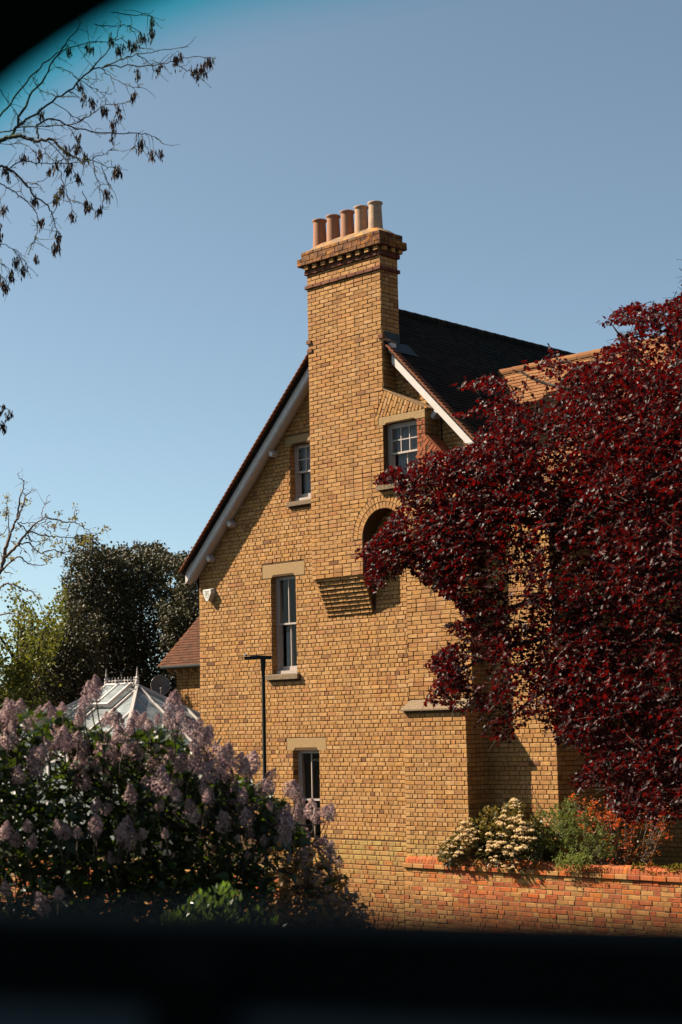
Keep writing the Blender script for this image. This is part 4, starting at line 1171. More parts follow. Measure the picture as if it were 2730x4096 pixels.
# ------------------------------------------------------------------ ground, road
def sheet(name, x0, x1, y0, y1, z, mat, rot=0):
    m = MB(); m.quad((x0, y0, z), (x1, y0, z), (x1, y1, z), (x0, y1, z))
    o = m.build(name, mat); o['kind'] = 'structure'; return o
sheet('ground', -900, 900, -900, 900, 0.0, 'soil')
# road under the bus runs along the direction of the bus side
bd = np.array((-math.sin(yaw + math.radians(68.8)) * 0 + math.cos(math.radians(22.6)), math.sin(math.radians(22.6)), 0.0))
bd = np.array((math.cos(math.radians(22.4)), -math.sin(math.radians(22.4)), 0.0))   # travelling direction
bd = np.array((math.cos(yaw + math.radians(-21.2)), math.sin(yaw + math.radians(-21.2)), 0.0))
bo = np.array((-bd[1], bd[0], 0.0))                  # outwards, towards the house
def strip(name, s0, s1, z, mat, z0=None):
    c = np.array((CAMP[0], CAMP[1], 0.0)); m = MB()
    P = [c + bo * s0 - bd * 120, c + bo * s0 + bd * 120, c + bo * s1 + bd * 120, c + bo * s1 - bd * 120]
    if z0 is None: m.quad(*[p + (0, 0, z) for p in P])
    else:
        V = [p + (0, 0, z0) for p in P] + [p + (0, 0, z) for p in P]; m.add(V, [(4, 5, 6, 7), (0, 1, 5, 4), (1, 2, 6, 5), (2, 3, 7, 6), (3, 0, 4, 7)])
    o = m.build(name, mat); o['kind'] = 'structure'; return o
strip('road', -9.0, 2.2, 0.004, 'asphalt')
strip('kerb', 2.2, 2.34, 0.125, 'kerb_stone', 0.0)
strip('pavement', 2.345, 4.6, 0.12, 'paving', 0.0)
strip('road_line', -3.6, -3.48, 0.008, 'road_paint')

# ------------------------------------------------------------------ the bus the picture is taken from
PD = 0.46                                            # metres from the lens to the window plane at picture centre
bc = CAMP + FW * PD                                  # a point on the window plane
def on_bus(px, py, off=0.0):
    d = ray(px, py); n = bo; t = ((bc - CAMP) @ n + off) / (d @ n); return CAMP + d * t
def to_uv(P): Q = np.array(P) - bc; return (Q @ bd, Q[2])
def from_uv(u, z, off=0.0):
    return np.array((bc[0], bc[1], bc[2])) + bd * u + bo * off + np.array((0, 0, z))
bus = thing('bus', 'dark interior of the bus seen at the window edge, out of focus', 'bus', tuple((CAMP - bo * 1.2 - np.array((0, 0, CAMP[2]))).tolist()))
# window opening in (u, z): rounded rectangle; the curve of its upper corner crosses the upper left of the view
uvp = [to_uv(on_bus(px, py, 0.03)) for px, py in ((0, 375), (300, 195), (600, -12))]
(ax, az), (bx_, bz_), (cx2, cz2) = uvp
bot = to_uv(on_bus(0, 3735))[1], to_uv(on_bus(1365, 3735))[1]
zb = to_uv(on_bus(1365, 3725, -0.02))[1]
# circle of given radius through first and last point
R_c = 0.215
mx, mz = (ax + cx2) / 2, (az + cz2) / 2; dx_, dz_ = cx2 - ax, cz2 - az; dl = math.hypot(dx_, dz_)
hh = math.sqrt(R_c ** 2 - (dl / 2) ** 2); ccu, ccz = mx + dz_ / dl * hh, mz - dx_ / dl * hh
uL, zT = ccu - R_c, ccz + R_c
uR = uL + 1.45; r2 = 0.10
ring = []
def arc(cu, cz, r, t0, t1, n=14): return [(cu + r * math.cos(t), cz + r * math.sin(t)) for t in np.linspace(t0, t1, n)]
ring += arc(uL + R_c, zT - R_c, R_c, math.pi, math.pi / 2, 24)
ring += arc(uR - r2, zT - r2, r2, math.pi / 2, 0)
ring += arc(uR - r2, zb + r2, r2, 0, -math.pi / 2)
ring += arc(uL + r2, zb + r2, r2, -math.pi / 2, -math.pi)
def offset_ring(rg, d):
    out = []; n = len(rg)
    for i in range(n):
        a, b = np.array(rg[i - 1]), np.array(rg[(i + 1) % n]); t = b - a; t /= (np.linalg.norm(t) + 1e-9)
        out.append((rg[i][0] - t[1] * d, rg[i][1] + t[0] * d))
    return out
def ring_strip(mb, ra, oa, rb_, ob):
    n = len(ra)
    V = [from_uv(u, z, oa) for u, z in ra] + [from_uv(u, z, ob) for u, z in rb_]
    mb.add(V, [(i, (i + 1) % n, (i + 1) % n + n, i + n) for i in range(n)])
out1 = offset_ring(ring, 0.05); 
# rubber gasket: inner lip, faces, 3 cm deep
m = MB(); ring_strip(m, ring, -0.01, ring, 0.03); ring_strip(m, ring, -0.01, offset_ring(ring, 0.021), -0.022); ring_strip(m, ring, 0.03, out1, 0.035); ring_strip(m, offset_ring(ring, 0.021), -0.022, offset_ring(ring, 0.05), 0.035)
m.build('window_gasket', 'bus_rubber', bus)
# side panel round the opening: outer rectangle to the gasket, inner and outer skins
def rect_ring(rg, u0, u1, z0, z1):
    cu, cz = (uL + uR) / 2, (zT + zb) / 2; out = []
    for (u, z) in rg:
        du, dz = u - cu, z - cz
        k = min(((u1 - cu) / du if du > 0 else (u0 - cu) / du) if abs(du) > 1e-9 else 1e9, ((z1 - cz) / dz if dz > 0 else (z0 - cz) / dz) if abs(dz) > 1e-9 else 1e9)
        out.append((cu + du * k, cz + dz * k))
    return out
zf, zc = -1.25, 0.75                                # upper deck floor and ceiling relative to bc
rr = rect_ring(ring, -1.3, 1.6, zb - 0.06, zT + 0.06)
m = MB(); ring_strip(m, offset_ring(ring, 0.019), -0.02, rr, -0.02); m.build('side_trim', 'bus_panel', bus)
m = MB(); ring_strip(m, offset_ring(ring, 0.045), 0.03, rect_ring(ring, -3.5, 4.5, zf, zc), 0.03); m.build('side_skin', 'bus_body', bus)
def bbox(name, u0, u1, o0_, o1_, z0, z1, mat):
    m = MB(); V = [from_uv(u, z, o) for z in (z0, z1) for (u, o) in ((u0, o0_), (u1, o0_), (u1, o1_), (u0, o1_))]
    m.add(V, [(0, 3, 2, 1), (4, 5, 6, 7), (0, 1, 5, 4), (1, 2, 6, 5), (2, 3, 7, 6), (3, 0, 4, 7)]); return m.build(name, mat, bus)
bbox('lower_panel', -1.3, 1.6, -0.022, 0.02, zf, zb - 0.06, 'bus_panel')
bbox('upper_panel', -1.3, 1.6, -0.022, 0.02, zT + 0.06, zc, 'bus_panel')
bbox('end_panel', -3.5, -1.3, -0.022, 0.02, zf, zc, 'bus_panel'); bbox('end_panel', 1.6, 4.5, -0.022, 0.02, zf, zc, 'bus_panel')
bbox('floor', -3.5, 4.5, -2.4, 0.03, zf - 0.08, zf, 'bus_trim'); bbox('roof', -3.5, 4.5, -2.4, 0.03, zc, zc + 0.06, 'bus_body')
bbox('far_side', -3.5, 4.5, -2.44, -2.4, zf, -0.2, 'bus_trim'); bbox('end_wall', -3.54, -3.5, -2.4, 0.02, zf, zc, 'bus_trim'); bbox('end_wall', 4.5, 4.54, -2.4, 0.02, zf, zc, 'bus_trim')
for u in (-3.4, -1.4, 0.6, 2.6, 4.4): bbox('window_pillar', u - 0.04, u + 0.04, -2.44, -2.4, -0.2, zc, 'bus_trim')
gl = -bc[2]
bbox('lower_deck', -3.5, 4.5, -2.4, 0.03, gl + 0.35, zf - 0.08, 'bus_body')
for (u, o) in ((-2.3, 0.0), (-2.3, -2.35), (3.2, 0.0), (3.2, -2.35)):
    m = MB(); V = []; N = 24
    for oo in (o - 0.14 if o > -1 else o - 0.02, o + 0.02 if o > -1 else o + 0.14):
        for j in range(N):
            t = 2 * math.pi * j / N; V.append(from_uv(u + 0.48 * math.cos(t), gl + 0.48 + 0.48 * math.sin(t), oo))
    m.add(V, [tuple(range(N)), tuple(range(2 * N - 1, N - 1, -1))] + [(j, j + N, (j + 1) % N + N, (j + 1) % N) for j in range(N)]); m.build('wheel', 'bus_rubber', bus)
c0 = to_uv(on_bus(590, 4000, -0.03)); c1 = to_uv(on_bus(870, 4000, -0.03))
bbox('trim_clip', c0[0], c1[0], -0.03, -0.02, c0[1] - 0.08, c0[1] + 0.01, 'bus_rubber')
# small shelf below the sill that catches the light
bbox('sill_ledge', -1.3, 1.6, -0.10, -0.022, zb - 0.16, zb - 0.075, 'bus_trim')
# graduated teal tint band round the upper corner of the glass
tm = bpy.data.materials.new('teal_tint'); tm.use_nodes = True; nt = tm.node_tree; nt.nodes.clear(); MATS['teal_tint'] = tm
aa = nt.nodes.new('ShaderNodeAttribute'); aa.attribute_name = 'rnd'
rp = ramp(nt, [(0.0, (1, 1, 1)), (0.25, (0.70, 0.96, 0.98)), (0.55, (0.08, 0.78, 0.78)), (1.0, (0.004, 0.62, 0.60))]); L(nt, aa.outputs['Fac'], rp.inputs[0])
tb = nt.nodes.new('ShaderNodeBsdfTransparent'); L(nt, rp.outputs[0], tb.inputs[0]); oo = nt.nodes.new('ShaderNodeOutputMaterial'); L(nt, tb.outputs[0], oo.inputs[0])
corner = ring[:32]
V = []; R = []; F = []; steps = 7; W_ = 0.038
for k in range(steps):
    rgk = offset_ring(ring, -W_ * k / (steps - 1))[1:31] if k else ring[1:31]
    for (u, z) in rgk: V.append(from_uv(u, z, 0.01)); R.append((1 - k / (steps - 1)) ** 1.0)
n = 30
for k in range(steps - 1):
    for i in range(n - 1): F.append((k * n + i, k * n + i + 1, (k + 1) * n + i + 1, (k + 1) * n + i))
put('tint_band', mesh('tint_band', V, np.array(F), 'teal_tint', R), None, bus)
# ------------------------------------------------------------------ foliage helpers
def inpoly(P, poly):
    x, y = P[:, 0], P[:, 1]; c = np.zeros(len(P), bool); n = len(poly)
    for i in range(n):
        x1, y1 = poly[i]; x2, y2 = poly[(i + 1) % n]
        k = ((y1 > y) != (y2 > y)) & (x < (x2 - x1) * (y - y1) / (y2 - y1 + 1e-12) + x1); c ^= k
    return c
def unit(v): return v / (np.linalg.norm(v, axis=-1, keepdims=True) + 1e-9)
LEAFS = {
 'oval': ([(0, 0, 0), (0.26, 0.42, 0.05), (0, 1.0, -0.10), (-0.26, 0.42, 0.05), (0, 0.45, -0.04)], [(0, 1, 4), (1, 2, 4), (2, 3, 4), (3, 0, 4)]),
 'heart': ([(0, 0.0, 0), (0.30, 0.10, 0.04), (0.36, 0.36, 0.07), (0, 1.0, -0.12), (-0.36, 0.36, 0.07), (-0.30, 0.10, 0.04), (0, 0.4, -0.03)], [(0, 1, 6), (1, 2, 6), (2, 3, 6), (3, 4, 6), (4, 5, 6), (5, 0, 6)]),
 'blade': ([(0, 0, 0), (0.13, 0.45, 0.03), (0, 1.0, -0.05), (-0.13, 0.45, 0.03)], [(0, 1, 2), (0, 2, 3)]),
 'round': ([(0, 0, 0), (0.38, 0.28, 0.05), (0.30, 0.78, 0.04), (0, 1.0, -0.08), (-0.30, 0.78, 0.04), (-0.38, 0.28, 0.05), (0, 0.5, -0.05)], [(0, 1, 6), (1, 2, 6), (2, 3, 6), (3, 4, 6), (4, 5, 6), (5, 0, 6)]),
 'floret': ([(-0.5, 0, 0), (0, -0.5, 0.1), (0.5, 0, 0), (0, 0.5, 0.1)], [(0, 1, 2), (0, 2, 3)]),
}
def leaves_mesh(name, P, D, S, kind, mat, rnd=None, twist=None, nrm=None, spread=1.0):
    """P (n,3) bases, D (n,3) directions, S (n) lengths; nrm preferred upward side"""
    n = len(P); tv, tf = LEAFS[kind]; tv = np.array(tv, float); tf = np.array(tf)
    D = unit(D)
    if nrm is None: nrm = unit(np.array((0, 0, 1.0)) + rng.normal(0, 0.55 * spread, (n, 3)))
    A = unit(np.cross(D, nrm)); B = np.cross(A, D)
    V = P[:, None] + S[:, None, None] * (tv[None, :, 0, None] * A[:, None] + tv[None, :, 1, None] * D[:, None] + tv[None, :, 2, None] * B[:, None])
    F = (tf[None] + (np.arange(n) * len(tv))[:, None, None]).reshape(-1, 3)
    if rnd is None: rnd = rng.random(n)
    R = np.repeat(rnd, len(tv))
    return mesh(name, V.reshape(-1, 3), F, mat, R)
def wobble(p, q, n, amp):
    t = np.linspace(0, 1, n)[:, None]; P = p * (1 - t) + q * t
    o = np.cumsum(rng.normal(0, amp, (n, 3)), 0); o -= t * o[-1]
    return P + o
def smooth_line(P, k=3):
    P = np.array(P, float); out = []
    n = len(P)
    for i in range(n - 1):
        p0, p1, p2, p3 = P[max(i - 1, 0)], P[i], P[i + 1], P[min(i + 2, n - 1)]
        for j in range(k):
            t = j / k
            out.append(0.5 * ((2 * p1) + (-p0 + p2) * t + (2 * p0 - 5 * p1 + 4 * p2 - p3) * t * t + (-p0 + 3 * p1 - 3 * p2 + p3) * t ** 3))
    out.append(P[-1]); return np.array(out)

# ------------------------------------------------------------------ red leaved plum tree
PLUM = [(2900, 1040), (2760, 1010), (2720, 1180), (2640, 1210), (2570, 1215), (2520, 1200), (2440, 1250), (2362, 1290), (2380, 1310), (2450, 1300), (2520, 1290), (2540, 1320), (2460, 1335), (2450, 1370),
 (2400, 1390), (2340, 1440), (2280, 1450), (2215, 1410), (2190, 1350), (2175, 1360), (2185, 1430), (2080, 1435), (1995, 1440), (2010, 1460), (2120, 1480), (2130, 1530), (1960, 1500), (1900, 1495), (1790, 1530),
 (1785, 1550), (1900, 1560), (1980, 1590), (1900, 1590), (1850, 1640), (1785, 1650), (1800, 1670), (1900, 1670), (1960, 1660), (1900, 1720), (1880, 1770), (1800, 1790), (1700, 1810), (1640, 1850), (1560, 1870), (1470, 1915),
 (1480, 1935), (1560, 1930), (1570, 1975), (1600, 2010), (1560, 2050), (1520, 2110), (1470, 2160), (1400, 2215), (1410, 2235), (1450, 2240), (1440, 2290), (1460, 2350), (1500, 2380), (1540, 2330), (1620, 2270),
 (1660, 2310), (1740, 2370), (1810, 2410), (1850, 2480), (1760, 2505), (1780, 2520), (1840, 2560), (1760, 2590), (1685, 2660), (1740, 2700), (1700, 2780), (1685, 2815), (1760, 2820), (1840, 2850), (1870, 2930),
 (1960, 2960), (1985, 3005), (2040, 2960), (2090, 2910), (2120, 3020), (2160, 3050), (2200, 3040), (2240, 2960), (2290, 2980), (2330, 3050), (2260, 3130), (2300, 3160), (2400, 3130), (2420, 3230), (2500, 3290), (2640, 3330), (2730, 3330), (2900, 3300)]
plum = thing('plum_tree', 'large dark red leaved plum tree spreading across the right half of the house', 'tree', tuple((at(3050, 3000, 20.5) * (1, 1, 0)).tolist()))
tb_ = at(3050, 3000, 20.5) * (1, 1, 0)
def plum_depth(px, py):
    t = max(0.0, (px - 1400) / 1330.0)
    return 24.2 - 0.5 * t, 0.7 + 4.2 * t ** 1.2 + (0.9 if py < 2400 else 0.0) * t
m = MB()
limbs = []
fork = tb_ + (-0.1, 0.0, 4.6)
m.tube(smooth_line([tb_, tb_ + (0.03, -0.02, 1.2), fork]), list(np.linspace(0.24, 0.17, 7)), 9)
tips = [(1560, 1900), (1480, 2200), (1800, 1650), (2050, 1480), (2300, 1500), (2450, 1300), (2650, 1250), (1800, 2500), (1750, 2700), (2000, 2900), (2250, 3000), (2100, 2200), (2350, 2000), (1750, 2050), (2500, 2700), (2600, 3150), (1950, 1900), (2200, 2500), (2600, 1700)]
for (px, py) in tips:
    d0, th = plum_depth(px, py); tip = at(px, py, d0 - th * rng.uniform(0.2, 0.8))
    mid = fork * 0.5 + tip * 0.5 + np.array((0, 0, 0.7)) + rng.normal(0, 0.25, 3)
    line = smooth_line([fork, fork * 0.72 + mid * 0.28 + (0, 0, 0.3), mid, tip * 0.7 + mid * 0.3, tip], 4)
    line[1:-1] += rng.normal(0, 0.03, (len(line) - 2, 3))
    limbs.append(line); n_ = len(line); m.tube(line, list(np.linspace(0.075, 0.008, n_)), 6)
m.build('trunk', 'bark', plum)
# shoots: each carries leaves on alternate sides
bb = np.array(PLUM); SH = []; tries = 0
limbP = np.concatenate(limbs)
N1 = 30000
cand_ = np.stack([rng.uniform(1400, 2900, N1), rng.uniform(1020, 3270, N1)], 1)
cand_ = cand_[inpoly(cand_, PLUM)]
# uneven density: clumps
def hash_noise(P, s, seed=0):
    r = np.random.default_rng(seed); K = r.uniform(-1, 1, (6, P.shape[1])) * s; ph = r.uniform(0, 6.3, 6)
    return np.sin(P @ K.T + ph).mean(1)
dens = 0.52 + 1.1 * hash_noise(cand_, 0.012, 3) + 0.6 * hash_noise(cand_, 0.03, 4)
lowgap = ((cand_[:, 0] > 1880) & (cand_[:, 0] < 2150) & (cand_[:, 1] > 2620) & (cand_[:, 1] < 2900)) | ((cand_[:, 1] > 2900) & (cand_[:, 0] < 2230))
dens = np.where(lowgap, dens * 0.52, dens)
dens = np.where((cand_[:, 0] > 1480) & (cand_[:, 0] < 1900) & (cand_[:, 1] > 2000) & (cand_[:, 1] < 2300), dens + 0.3, dens)
dens = np.where((cand_[:, 0] < 2420) & (cand_[:, 1] < 1640) & (cand_[:, 0] > 2000), np.where(cand_[:, 0] > 2230, np.maximum(dens, .35), dens * 0.6), dens)
dens = np.where((cand_[:, 0] > 2280) & (cand_[:, 1] > 2850), np.maximum(dens, 0.6), dens)
dens = np.where((cand_[:, 0] > 2100) & (cand_[:, 1] > 2100) & (cand_[:, 1] < 2850), np.maximum(dens, 0.34), dens)
dens = np.where((cand_[:, 0] > 2080) & (cand_[:, 1] > 1620) & (cand_[:, 1] < 2200), np.maximum(dens, 0.42), dens)
dens = np.where((cand_[:, 0] > 2330) & (cand_[:, 1] > 1450) & (cand_[:, 1] < 2000), dens + 0.5, dens)
cand_ = cand_[rng.random(len(cand_)) < dens]
LP, LD, LS, LR = [], [], [], []
tw = MB()
for k, (px, py) in enumerate(cand_):
    d0, th = plum_depth(px, py)
    c0 = at(px, py, d0 - th * rng.beta(1.3, 1.1))
    dr = np.array((-0.45, -0.2, 0.0)) + rng.normal(0, 0.6, 3); dr[2] = rng.normal(-0.1, 0.5); dr = unit(dr)
    Ls = rng.uniform(0.18, 0.42)
    nl = int(Ls / 0.026)
    t = np.linspace(0, 1, nl)
    bend = np.array((0, 0, -0.10)) * rng.uniform(-0.4, 1.2)
    pts = c0 + dr * (t[:, None] - 0.5) * Ls + bend * ((t[:, None] - 0.3) ** 2)
    q = proj(pts)[:, :2] + (0, 0); ok = inpoly(q + (-14, 0), PLUM)
    if ok.mean() < 0.5: continue
    side = np.where(np.arange(nl) % 2, 1.0, -1.0)[:, None]
    lat = unit(np.cross(dr, (0, 0, 1.0)))
    dd = dr * 0.55 + lat * side * 0.8 + rng.normal(0, 0.35, (nl, 3)) + np.array((0, 0, -0.35))
    LP.append(pts[ok]); LD.append(dd[ok]); LS.append(rng.uniform(0.034, 0.072, ok.sum())); LR.append(np.clip(rng.random(ok.sum()) * 0.7 + rng.random() ** 2 * 0.45, 0, 1))
    if k % 2 == 0: tw.tube([pts[0], pts[nl // 2], pts[-1]], [0.005, 0.004, 0.002], 3, cap=False)
LP, LD, LS, LR = map(np.concatenate, (LP, LD, LS, LR))
put('crown', leaves_mesh('crown', LP, LD, LS, 'round', 'plum_leaf', LR, spread=1.5), None, plum, kind='stuff')
tw.build('twigs', 'bark', plum, kind='stuff')
# a few long bare twigs hanging in front of the wall
bt = MB()
for (x0, y0, x1, y1) in ((1960, 2400, 1930, 2590), (1975, 2420, 1975, 2600), (2030, 2430, 2010, 2640), (2060, 2440, 2075, 2560), (1900, 2520, 1975, 2390)):
    d0, th = plum_depth(x0, y0); bt.tube(wobble(at(x0, y0, d0 - .5), at(x1, y1, d0 - .5), 7, 0.015), [0.006] * 6 + [0.003], 4)
bt.build('hanging_twigs', 'pale_bark', plum)
print('plum leaves', len(LP))

# ------------------------------------------------------------------ lilac
LIL = [(-500, 2750), (0, 2770), (110, 2780), (250, 2800), (330, 2850), (480, 2880), (560, 2860), (660, 2850), (740, 2890), (800, 2940), (870, 3060), (960, 3050), (1060, 3100), (1150, 3180), (1200, 3260),
       (1230, 3330), (1330, 3390), (1400, 3480), (1450, 3560), (1485, 3660), (1490, 3900), (-500, 3900)]
lil = thing('lilac_bush', 'tall lilac bush with pale mauve flower heads, in front of the conservatory', 'bush', tuple((at(500, 3300, 11.2) * (1, 1, 0)).tolist()))
base = at(500, 3300, 11.4) * (1, 1, 0)
PAN = []                                              # flower heads: photo position, height and width in pixels
def pan(ox, oy, s, lst):
    for t in lst:
        x, y = t[0], t[1]; h = (t[2] if len(t) > 2 else 100) * s; PAN.append((ox + x * s, oy + y * s, h))
pan(0, 2500, 0.6378, [(70,490,130),(120,500,110),(30,560),(60,545),(240,540,160),(290,530),(350,540),(400,520),(390,650,130),(430,690),(160,620),(610,370,180),(575,430,120),(535,480,120),(520,560),(500,600),(650,590),(700,570,120),(740,600,130),(790,630),(850,560),(870,610),(930,610),(990,580),(1075,490,130),(1130,560),(1070,590),(1120,660,130),(1240,640,120),(1280,690,140),(1230,760),(1320,840,110),(1400,820,150),(1430,850),(1510,880,120),(1550,930),(235,860,180),(560,900,110),(535,860),(470,980,90),(40,1260,150),(10,1290,120),(110,1340),(590,1120,110),(650,1140),(610,1240,140),(600,1290),(370,1270,100),(400,1300),(490,1290),(780,1270,140),(810,1330,160),(890,1300),(755,1310,110),(1045,1290,100),(710,1440,120),(75,1470,80),(370,1680,110),(285,1740,150),(270,1810),(50,1650),(940,980),(1110,1060),(660,720),(780,760),(1180,880),(1290,1070),(1160,850),(1030,760),(500,740),(60,900),(870,850), (200,1350), (180,1250), (1000,1120)])
pan(700, 2900, 0.5102, [(190,50,150),(225,110,170),(280,250,150),(385,250,180),(380,210,120),(510,300,150),(590,300,170),(600,340),(660,470,180),(740,410,140),(755,480,120),(700,500),(870,480,150),(940,520,150),(965,500,120),(985,570,120),(240,560),(560,700),(840,700,150),(950,680,150),(920,820),(1000,850,140),(1085,670,140),(1105,720,110),(1185,670,140),(1205,700,120),(1100,910,110),(1160,960,130),(1220,970,130),(1060,1010,110),(1250,1030,110),(1200,1090),(1290,1080,90),(380,700),(390,520),(480,640),(430,600),(300,600),(640,620),(760,620),(350,820),(480,880),(600,840),(700,900),(300,950),(560,1000),(800,860),(880,900)])
for _ in range(95):                                   # small fading heads on the right skirt
    t = rng.random(); x = 1190 + 270 * t + rng.normal(0, 30); y = 3400 + 270 * t + abs(rng.normal(0, 90)); PAN.append((x, y, rng.uniform(25, 44)))
for _ in range(60):
    x = rng.uniform(0, 1230); y = np.interp(x, [0, 330, 480, 800, 960, 1230], [2860, 2930, 2950, 3010, 3120, 3330]) + abs(rng.normal(0, 90)); PAN.append((x, y, rng.uniform(60, 105)))
FL = {}
def panicle(v, small=False):
    r = np.random.default_rng(100 + v); n = 150 if small else 620
    L_ = 1.0; t = r.random(n) ** 0.8
    prof = np.sin(np.pi * np.clip(t * 0.92 + 0.06, 0, 1)) ** 0.7 * (1.05 - 0.55 * t) * 0.40
    # side lobes make the outline uneven
    th = r.uniform(0, 2 * np.pi, n); lobe = 1 + 0.42 * np.sin(3 * th + 9 * t + v) * np.sin(13 * t + v)
    rad = prof * lobe * r.uniform(0.55, 1.0, n) ** 0.5
    P = np.stack([rad * np.cos(th), rad * np.sin(th), t * L_], 1)
    if v % 2: # forked head
        s = r.random(n) < 0.38; P[s] = P[s] * 0.75 + np.array((0.24 if v % 4 == 1 else -0.24, 0.05, 0.05))
    N = unit(np.stack([np.cos(th), np.sin(th), 0.4 + 0 * th], 1) + r.normal(0, 0.5, (n, 3)))
    D = unit(np.cross(N, r.normal(0, 1, (n, 3))))
    return leaves_mesh('flower_head', P, D, np.full(n, 0.13 if small else 0.078) * r.uniform(0.7, 1.25, n), 'floret', 'lilac_flower', np.clip(r.normal(0.5 + 0.08 * (v % 3), 0.28, n), 0, 1), nrm=N)
pv = [panicle(i) for i in range(6)]; ps = [panicle(20 + i, True) for i in range(2)]
stems = MB()
# the upright stems and twigs to each head
forks = [base + np.array((rng.normal(0, 0.25), rng.normal(0, 0.25), rng.uniform(0.8, 1.6))) for _ in range(7)]
for f_ in forks: stems.tube(smooth_line([base + rng.normal(0, .1, 3) * (1, 1, 0), (base + f_) / 2 + rng.normal(0, .05, 3), f_]), 0.035, 7)
for (px, py, hpx) in PAN:
    dep = (9.3 + 0.3 * rng.random() if (py > 3130 and px < 900 and hpx > 60) else 9.45 + 0.7 * rng.random()) + (0.5 if px > 1150 else 0) + (0.3 if hpx < 45 and py > 3520 else 0)
    h = hpx / FPX * dep * (rng.uniform(0.72, 1.22) if hpx > 45 else 1.0)
    P = at(px, py + hpx * 0.5, dep)
    lean = unit(np.array((rng.normal(0, .25), rng.normal(0, .25), 1.0))) if hpx > 45 else unit(np.array((rng.normal(0.3, .4), rng.normal(0, .4), 0.9)))
    z = Vector(lean.tolist()); q = z.to_track_quat('Z', 'Y').to_matrix().to_4x4(); sc = Matrix.Diagonal((h * rng.uniform(.9, 1.2), h * rng.uniform(.9, 1.2), h, 1))
    mw = Matrix.Translation(Vector(P.tolist())) @ q @ Matrix.Rotation(rng.uniform(0, 6.28), 4, 'Z') @ sc
    put('flower_head', (ps if hpx < 45 else pv)[rng.integers(0, 2 if hpx < 45 else 6)], None, lil, mw=mw)
    f_ = forks[rng.integers(0, 7)]
    k1 = P + FW * 0.6 + (0, 0, -0.28) + rng.normal(0, 0.08, 3)
    stems.tube(smooth_line([k1, P - lean * 0.12, P + lean * h * 0.6], 3), list(np.linspace(0.008, 0.0025, 7)), 4, cap=False)
N2 = 34000
c = np.stack([rng.uniform(-450, 1500, N2), rng.uniform(2760, 3880, N2)], 1); c = c[inpoly(c, [(x, y + 55) for x, y in LIL])]
dn_ = 0.78 + 0.75 * hash_noise(c, 0.014, 8) + 0.35 * hash_noise(c, 0.04, 9)
hole = np.exp(-(((c[:, 0] - 560) / 260) ** 2 + ((c[:, 1] - 3430) / 130) ** 2)) + 0.6 * np.exp(-(((c[:, 0] - 1330) / 120) ** 2 + ((c[:, 1] - 3520) / 110) ** 2))
dn_ -= 0.5 * hole
dn_ = np.where((c[:, 0] > 1180) & (c[:, 1] > 3420), np.maximum(dn_, 0.55) + 0.25, dn_)
c = c[rng.random(len(c)) < dn_]
top_ = np.interp(c[:, 0], [p[0] for p in LIL[:19]], [p[1] for p in LIL[:19]])
dd_ = 9.55 + rng.random(len(c)) * 2.1 + (c[:, 0] > 1150) * 0.4 - 0.0
dd_ = np.where((c[:, 0] > 1080) & (c[:, 1] > 3380), dd_ - 0.35, dd_)
P = np.array([at(x, y, d) for (x, y), d in zip(c, dd_)])
D = rng.normal(0, 1, (len(P), 3)); D[:, 2] = rng.normal(-0.35, 0.4, len(P)); 
brown = (c[:, 0] > 1080) & (c[:, 1] > 3380) & (rng.random(len(c)) < 0.9)
S = rng.uniform(0.045, 0.085, len(P)) * np.where(brown, 0.6, 1.0)
g = ~brown
idx = np.argsort(dd_[g])[:260]; Pg, Dg, Sg = P[g], D[g], S[g]
msk = np.zeros(len(Pg), bool); msk[idx] = True
put('foliage', leaves_mesh('foliage', Pg[~msk], Dg[~msk], Sg[~msk], 'heart', 'lilac_leaf', spread=1.2), None, lil, kind='stuff')
lv = [leaves_mesh('leaf', np.zeros((1, 3)), np.array([(0, 1.0, 0)]), np.ones(1), 'heart', 'lilac_leaf', np.array([r]), nrm=np.array([(0, 0, 1.0)])) for r in (0.2, 0.5, 0.8, 1.0)]
for i in idx:
    d = Vector(Dg[i].tolist()).normalized(); q = d.to_track_quat('Y', 'Z').to_matrix().to_4x4()
    put('leaf', lv[rng.integers(0, 4)], None, lil, mw=Matrix.Translation(Vector(Pg[i].tolist())) @ q @ Matrix.Rotation(rng.normal(0, 0.7), 4, 'Y') @ Matrix.Scale(float(Sg[i]) * 1.1, 4))
put('dry_foliage', leaves_mesh('dry_foliage', P[brown], D[brown], S[brown], 'round', 'brown_leaf', spread=1.3), None, lil, kind='stuff')
for _ in range(40):
    i = rng.integers(0, len(P)); f_ = forks[rng.integers(0, 7)]
    stems.tube(smooth_line([f_, P[i] * .5 + f_ * .5 + rng.normal(0, .1, 3), P[i]], 3), list(np.linspace(0.011, 0.003, 7)), 4, cap=False)
stems.build('stems', 'bark', lil)

# ------------------------------------------------------------------ small evergreen hedge shrub
HED = [(330, 3760), (560, 3700), (700, 3640), (760, 3590), (830, 3550), (880, 3530), (940, 3545), (970, 3590), (960, 3640), (1010, 3640), (1050, 3620), (1075, 3670), (1130, 3680), (1170, 3720), (1240, 3760), (1330, 3800), (1400, 3900), (1400, 4150), (200, 4150), (200, 3850)]
hed = thing('evergreen_shrub', 'bright green small leaved shrub in front of the lilac, at the bus window sill', 'shrub', tuple((at(850, 3800, 9.0) * (1, 1, 0)).tolist()))
c = np.stack([rng.uniform(200, 1400, 9000), rng.uniform(3520, 4150, 9000)], 1); c = c[inpoly(c, [(x, y + 12) for x, y in HED])]
dn_ = 0.8 + 0.5 * hash_noise(c, 0.03, 5); c = c[rng.random(len(c)) < dn_]
hb_ = at(850, 3900, 9.1) * (1, 1, 0)
P = np.array([at(x, y, 8.6 + rng.random() * 0.9) for x, y in c])
